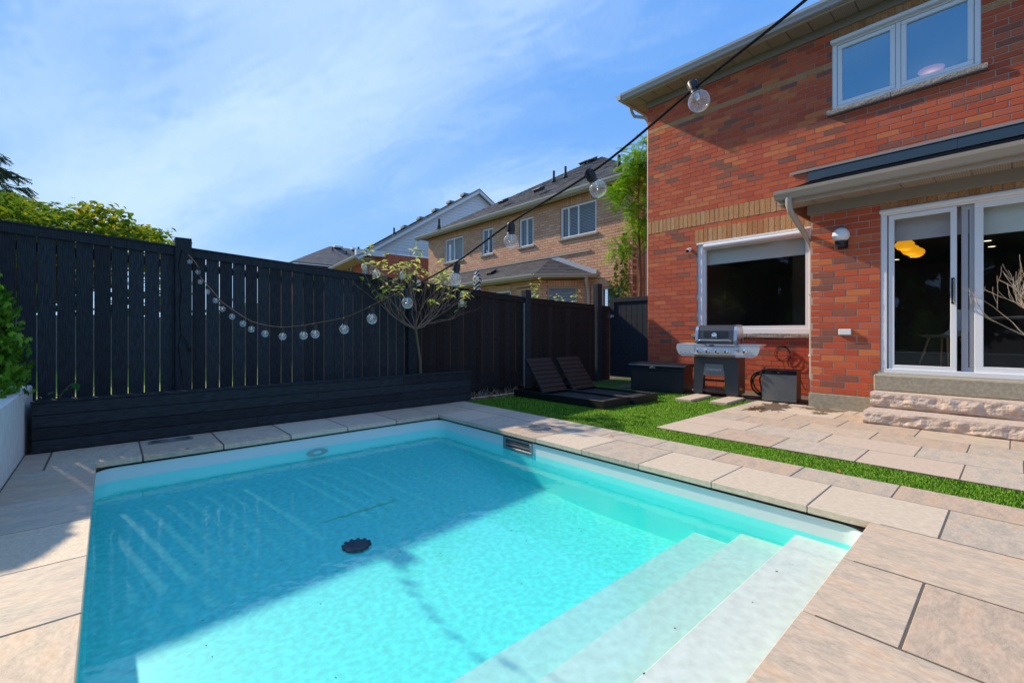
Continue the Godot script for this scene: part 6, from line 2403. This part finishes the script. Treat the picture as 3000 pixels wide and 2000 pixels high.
	# lid
	var side := PackedVector2Array([Vector2(0.03, 0.878), Vector2(0.028, 0.93), Vector2(-0.005, 1.10), Vector2(-0.04, 1.155), Vector2(-0.12, 1.188), Vector2(-0.26, 1.188), Vector2(-0.38, 1.14), Vector2(-0.43, 1.03), Vector2(-0.43, 0.90), Vector2(-0.36, 0.90), Vector2(-0.34, 0.96), Vector2(-0.29, 0.985), Vector2(-0.25, 0.95), Vector2(-0.23, 0.878)])
	for s in [[-0.352, -0.305], [0.245, 0.292]]:
		b = MB.new()
		b.prism(Transform3D(Basis(Vector3(0, 0, 1), Vector3.UP, Vector3(-1, 0, 0)), Vector3(s[1], 0, 0)), side, s[1] - s[0])
		obj("lid_end", b, mats.steel, t)
	b = MB.new()
	var arc := [Vector2(0.024, 0.880), Vector2(0.022, 0.93), Vector2(-0.011, 1.096), Vector2(-0.045, 1.150), Vector2(-0.122, 1.182), Vector2(-0.258, 1.182), Vector2(-0.375, 1.135), Vector2(-0.425, 1.03), Vector2(-0.425, 0.90)]
	for i in arc.size() - 1:
		var p: Vector2 = arc[i]
		var q: Vector2 = arc[i + 1]
		b.quad(Vector3(-0.306, p.y, p.x), Vector3(0.246, p.y, p.x), Vector3(0.246, q.y, q.x), Vector3(-0.306, q.y, q.x), Vector3(0, -(q.x - p.x), (q.y - p.y)).normalized())
	var hood := obj("lid", b, mats.grill_grey, t)
	var tilt := Transform3D(Basis(Vector3.RIGHT, -0.196), Vector3(-0.03, 1.02, 0.0065))
	obj("lid_window", cell(tilt, -0.19, 0.175, -0.035, 0.065, 0.0, 0.004, 0.001), mats.black_plastic, hood)
	b = MB.new()
	var gx := tilt * Transform3D(Basis(Vector3.RIGHT, PI / 2), Vector3(-0.02, -0.005, 0.003))
	b.lathe(gx, [Vector2(0.044, 0.0), Vector2(0.043, 0.010), Vector2(0.036, 0.011)], 24)
	b.box(gx * Transform3D(Basis(), Vector3(0, 0.005, 0.030)), Vector3(0.088, 0.01, 0.028), 0.002)
	var ga := obj("thermometer", b, mats.chrome, hood)
	b = MB.new()
	b.lathe(gx, [Vector2(0.037, 0.009), Vector2(0, 0.0095)], 24)
	obj("dial", b, mats.white_plastic, ga)
	b = MB.new()
	b.box(gx * Transform3D(Basis(Vector3.UP, 0.6), Vector3(0, 0.0105, 0)), Vector3(0.004, 0.001, 0.05))
	b.box(gx * Transform3D(Basis(), Vector3(0, 0.0103, -0.020)), Vector3(0.05, 0.001, 0.006))
	obj("needle", b, mats.black_plastic, ga)
	b = MB.new()
	b.tube([Vector3(-0.275, 0.925, 0.03), Vector3(-0.272, 0.93, 0.075), Vector3(-0.25, 0.935, 0.092), Vector3(0.19, 0.935, 0.092), Vector3(0.212, 0.93, 0.075), Vector3(0.215, 0.925, 0.03)], [0.012, 0.013, 0.014, 0.014, 0.013, 0.012], 10)
	obj("handle", b, mats.steel, hood)
	b = MB.new()
	b.span(Vector3(-0.34, 0.66, -0.42), Vector3(0.28, 0.885, 0.01), 0.01)
	obj("firebox", b, mats.black_plastic, t)
	# yellow extension cord on its shelf
	var rr := RandomNumberGenerator.new()
	rr.seed = 4
	var c := thing("yellow_cable", "yellow extension cord bundled on the barbecue's lower shelf", "cord", P(7.60, 0.125, 3.12))
	b = MB.new()
	for k in 5:
		var ps := []
		var rs := []
		for i in 21:
			var a := TAU * i / 20
			ps.append(Vector3(cos(a) * (0.10 + 0.01 * k) + 0.01, 0.012 + 0.011 * k + 0.006 * sin(a * 3 + k), sin(a) * (0.16 - 0.012 * k)))
			rs.append(0.0065)
		b.tube(ps, rs, 6, false)
	obj("cord", b, mats.yellow, c)


func build_fridge() -> void:
	var t := thing("mini_fridge", "small grey-fronted fridge with black top band beside the bay", "fridge", P(7.505, -0.01, 2.395))
	t.transform.basis = Basis(Vector3(0.12, 0, 0.9927), Vector3.UP, Vector3(-0.9927, 0, 0.12))
	var b := MB.new()
	b.span(Vector3(-0.222, 0.02, -0.42), Vector3(0.222, 0.492, -0.045), 0.006)
	obj("body", b, mats.black_plastic, t)
	b = MB.new()
	var n := 8
	for i in n:
		var xa := lerpf(-0.225, 0.225, float(i) / n)
		var xb := lerpf(-0.225, 0.225, float(i + 1) / n)
		var za := 0.022 * (1 - pow(xa / 0.225, 2))
		var zb := 0.022 * (1 - pow(xb / 0.225, 2))
		b.quad(Vector3(xa, 0.03, za), Vector3(xb, 0.03, zb), Vector3(xb, 0.43, zb), Vector3(xa, 0.43, za), Vector3(0.25 * (xa + xb), 0, 1).normalized())
		b.quad(Vector3(xa, 0.43, za), Vector3(xb, 0.43, zb), Vector3(xb, 0.43, -0.04), Vector3(xa, 0.43, -0.04), Vector3.UP)
	b.span(Vector3(-0.225, 0.03, -0.04), Vector3(0.225, 0.43, 0.0))
	obj("door", b, mats.fridge_face, t)
	b = MB.new()
	var top := PackedVector2Array()
	for i in n + 1:
		var xx := lerpf(-0.228, 0.228, float(i) / n)
		top.append(Vector2(xx, 0.026 * (1 - pow(xx / 0.228, 2)) + 0.004))
	top.append(Vector2(0.228, -0.044))
	top.append(Vector2(-0.228, -0.044))
	b.prism(Transform3D(Basis(Vector3(1, 0, 0), Vector3(0, 0, 1), Vector3(0, -1, 0)), Vector3(0, 0.488, 0)), top, 0.052)
	var band := obj("top_band", b, mats.rubber, t)
	b = MB.new()
	b.bx(Vector3(0.0, 0.462, 0.0305), Vector3(0.03, 0.006, 0.002))
	obj("badge", b, mats.steel, band)
	for sx in [-0.18, 0.18]:
		for sz in [-0.38, -0.08]:
			b = MB.new()
			b.tube([Vector3(sx, 0.0, sz), Vector3(sx, 0.025, sz)], [0.015, 0.015], 8)
			obj("foot", b, mats.black_plastic, t)
	# green hose heaped between the barbecue and the fridge
	var h := thing("garden_hose", "dark green garden hose heaped between barbecue and fridge", "hose", P(7.98, 0, 2.78))
	b = MB.new()
	for k in 4:
		var ps := []
		var rs := []
		for i in 19:
			var a := TAU * i / 18
			ps.append(Vector3(0.03 * sin(a * 2 + k) + 0.012 * k - 0.04, 0.22 + cos(a) * (0.20 - 0.012 * k) + 0.02 * sin(k * 2.0), sin(a) * (0.17 - 0.008 * k) + 0.03 * sin(k * 1.7)))
			rs.append(0.012)
		b.tube(ps, rs, 7, false)
	b.tube([Vector3(-0.05, 0.5, 0.05), Vector3(-0.14, 0.3, 0.0), Vector3(-0.2, 0.12, 0.05), Vector3(-0.26, 0.02, 0.12)], [0.012, 0.012, 0.012, 0.012], 7)
	obj("hose", b, mats.hose, h)


func build_string() -> void:
	# bulbs along the line from the fence post to the upper right; [along the wall, height of the bulb's centre]
	var pts := [[5.896, 1.806], [5.505, 1.659], [5.410, 1.555], [5.116, 1.438], [4.809, 1.339], [4.578, 1.254], [4.284, 1.181], [3.983, 1.119], [3.772, 1.075], [3.468, 1.043], [3.130, 1.026], [2.788, 1.033], [2.622, 1.042], [2.264, 1.067], [1.984, 1.113], [1.689, 1.173], [1.372, 1.246], [1.086, 1.344], [0.756, 1.438], [0.485, 1.577]]
	var line := func(w: float) -> float: return 0.62 + 0.0663 * (6.28 - w)
	var t := thing("string_lights", "sagging string of clear globe bulbs from fence post to house", "string lights")
	var ps := [P(0.62, 1.97, 6.275)]
	var rs := [0.0032]
	for q in pts:
		ps.append(P(line.call(q[0]) + 0.004 * sin(q[0] * 9), q[1] + 0.058, q[0]))
		rs.append(0.0032)
	ps[-1].y = 1.612
	for q in [[0.272, 1.703], [0.0, 1.84], [-0.6, 2.16], [-1.4, 2.62]]:
		ps.append(P(line.call(q[0]), q[1], q[0]))
		rs.append(0.0032)
	var cur := Curve3D.new()
	for i in ps.size():
		var tang: Vector3 = (ps[mini(i + 1, ps.size() - 1)] - ps[maxi(i - 1, 0)]) * 0.16
		cur.add_point(ps[i], -tang, tang)
	cur.bake_interval = 0.04
	var baked := Array(cur.get_baked_points())
	var br := []
	for p in baked: br.append(0.0032)
	var b := MB.new()
	b.tube(baked, br, 6)
	obj("cable", b, mats.rubber, t)
	var globe := MB.new()
	globe.ball(Transform3D(), 0.0235, 24, 14)
	var gm := globe.done()
	var sock := MB.new()
	sock.lathe(Transform3D(), [Vector2(0.0, 0.058), Vector2(0.0105, 0.058), Vector2(0.0125, 0.052), Vector2(0.0125, 0.030), Vector2(0.0115, 0.027), Vector2(0.0135, 0.0225), Vector2(0.0, 0.021)], 14)
	for k in 10:
		sock.box(Transform3D(Basis(Vector3.UP, TAU * k / 10), Vector3.ZERO) * Transform3D(Basis(), Vector3(0.0125, 0.042, 0)), Vector3(0.002, 0.02, 0.003))
	var sm := sock.done()
	var fil := MB.new()
	fil.lathe(Transform3D(), [Vector2(0.0, 0.022), Vector2(0.006, 0.020), Vector2(0.004, 0.006), Vector2(0.0, 0.004)], 8)
	fil.tube([Vector3(-0.007, -0.004, 0), Vector3(-0.004, 0.003, 0.002), Vector3(0, -0.004, 0), Vector3(0.004, 0.003, -0.002), Vector3(0.007, -0.004, 0)], [0.0005, 0.0005, 0.0005, 0.0005, 0.0005], 4)
	var fm := fil.done()
	rng.seed = 44
	for i in pts.size():
		var q = pts[i]
		var bs := Basis(Vector3(rng.randf_range(-1, 1), 0, rng.randf_range(-1, 1)).normalized(), rng.randf_range(0, 0.18))
		if i == 18:
			bs = Basis(FWD, -0.52)
		elif i == 19:
			bs = Basis(FWD, -0.16) * Basis(RIGHT, -0.35)
		var top := P(line.call(q[0]), q[1], q[0])
		var s := obj("socket", sm, mats.black_plastic, t, Transform3D(bs, top))
		obj("glass_globe", gm, mats.bulb_glass, s)
		obj("filament", fm, mats.steel, s)
	# its lead hanging down the post
	var lead := thing("extension_lead", "black power lead hanging down the fence post with its plug", "cord", P(0.60, 0, 6.27))
	b = MB.new()
	b.tube([Vector3(0.01, 1.98, 0), Vector3(-0.015, 1.8, 0), Vector3(0.01, 1.55, 0.003), Vector3(-0.01, 1.3, 0), Vector3(0.005, 1.02, 0), Vector3(-0.02, 0.9, 0.005), Vector3(0.0, 0.7, 0.0), Vector3(0.02, 0.50, 0)], [0.004, 0.004, 0.004, 0.004, 0.004, 0.004, 0.004, 0.004], 5)
	b.tube([Vector3(0.0, 1.03, 0.004), Vector3(0.02, 1.02, 0.01), Vector3(0.06, 0.93, 0.02), Vector3(0.075, 0.86, 0.02)], [0.004, 0.004, 0.004, 0.004], 5)
	obj("lead", b, mats.rubber, lead)
	b = MB.new()
	b.tube([Vector3(0.072, 0.875, 0.02), Vector3(0.088, 0.835, 0.022)], [0.012, 0.014], 8)
	b.bx(Vector3(0.005, 1.46, 0.01), Vector3(0.02, 0.03, 0.018), 0.005)
	obj("plug", b, mats.rubber, lead)


func _ready() -> void:
	setup_view()
	make_materials()
	leafy("leaf_lime", Color(0.20, 0.30, 0.025), Color(0.6, 0.65, 0.2))
	mats.leaf_lime.vertex_color_use_as_albedo = false
	leafy("leaf_matt", Color(1, 1, 1), Color(0.1, 0.1, 0.05))
	rng.seed = 1
	build_ground()
	build_pool()
	build_fence()
	build_house()
	build_neighbours()
	build_conifers()
	build_trees()
	build_house_fittings()
	build_furniture()
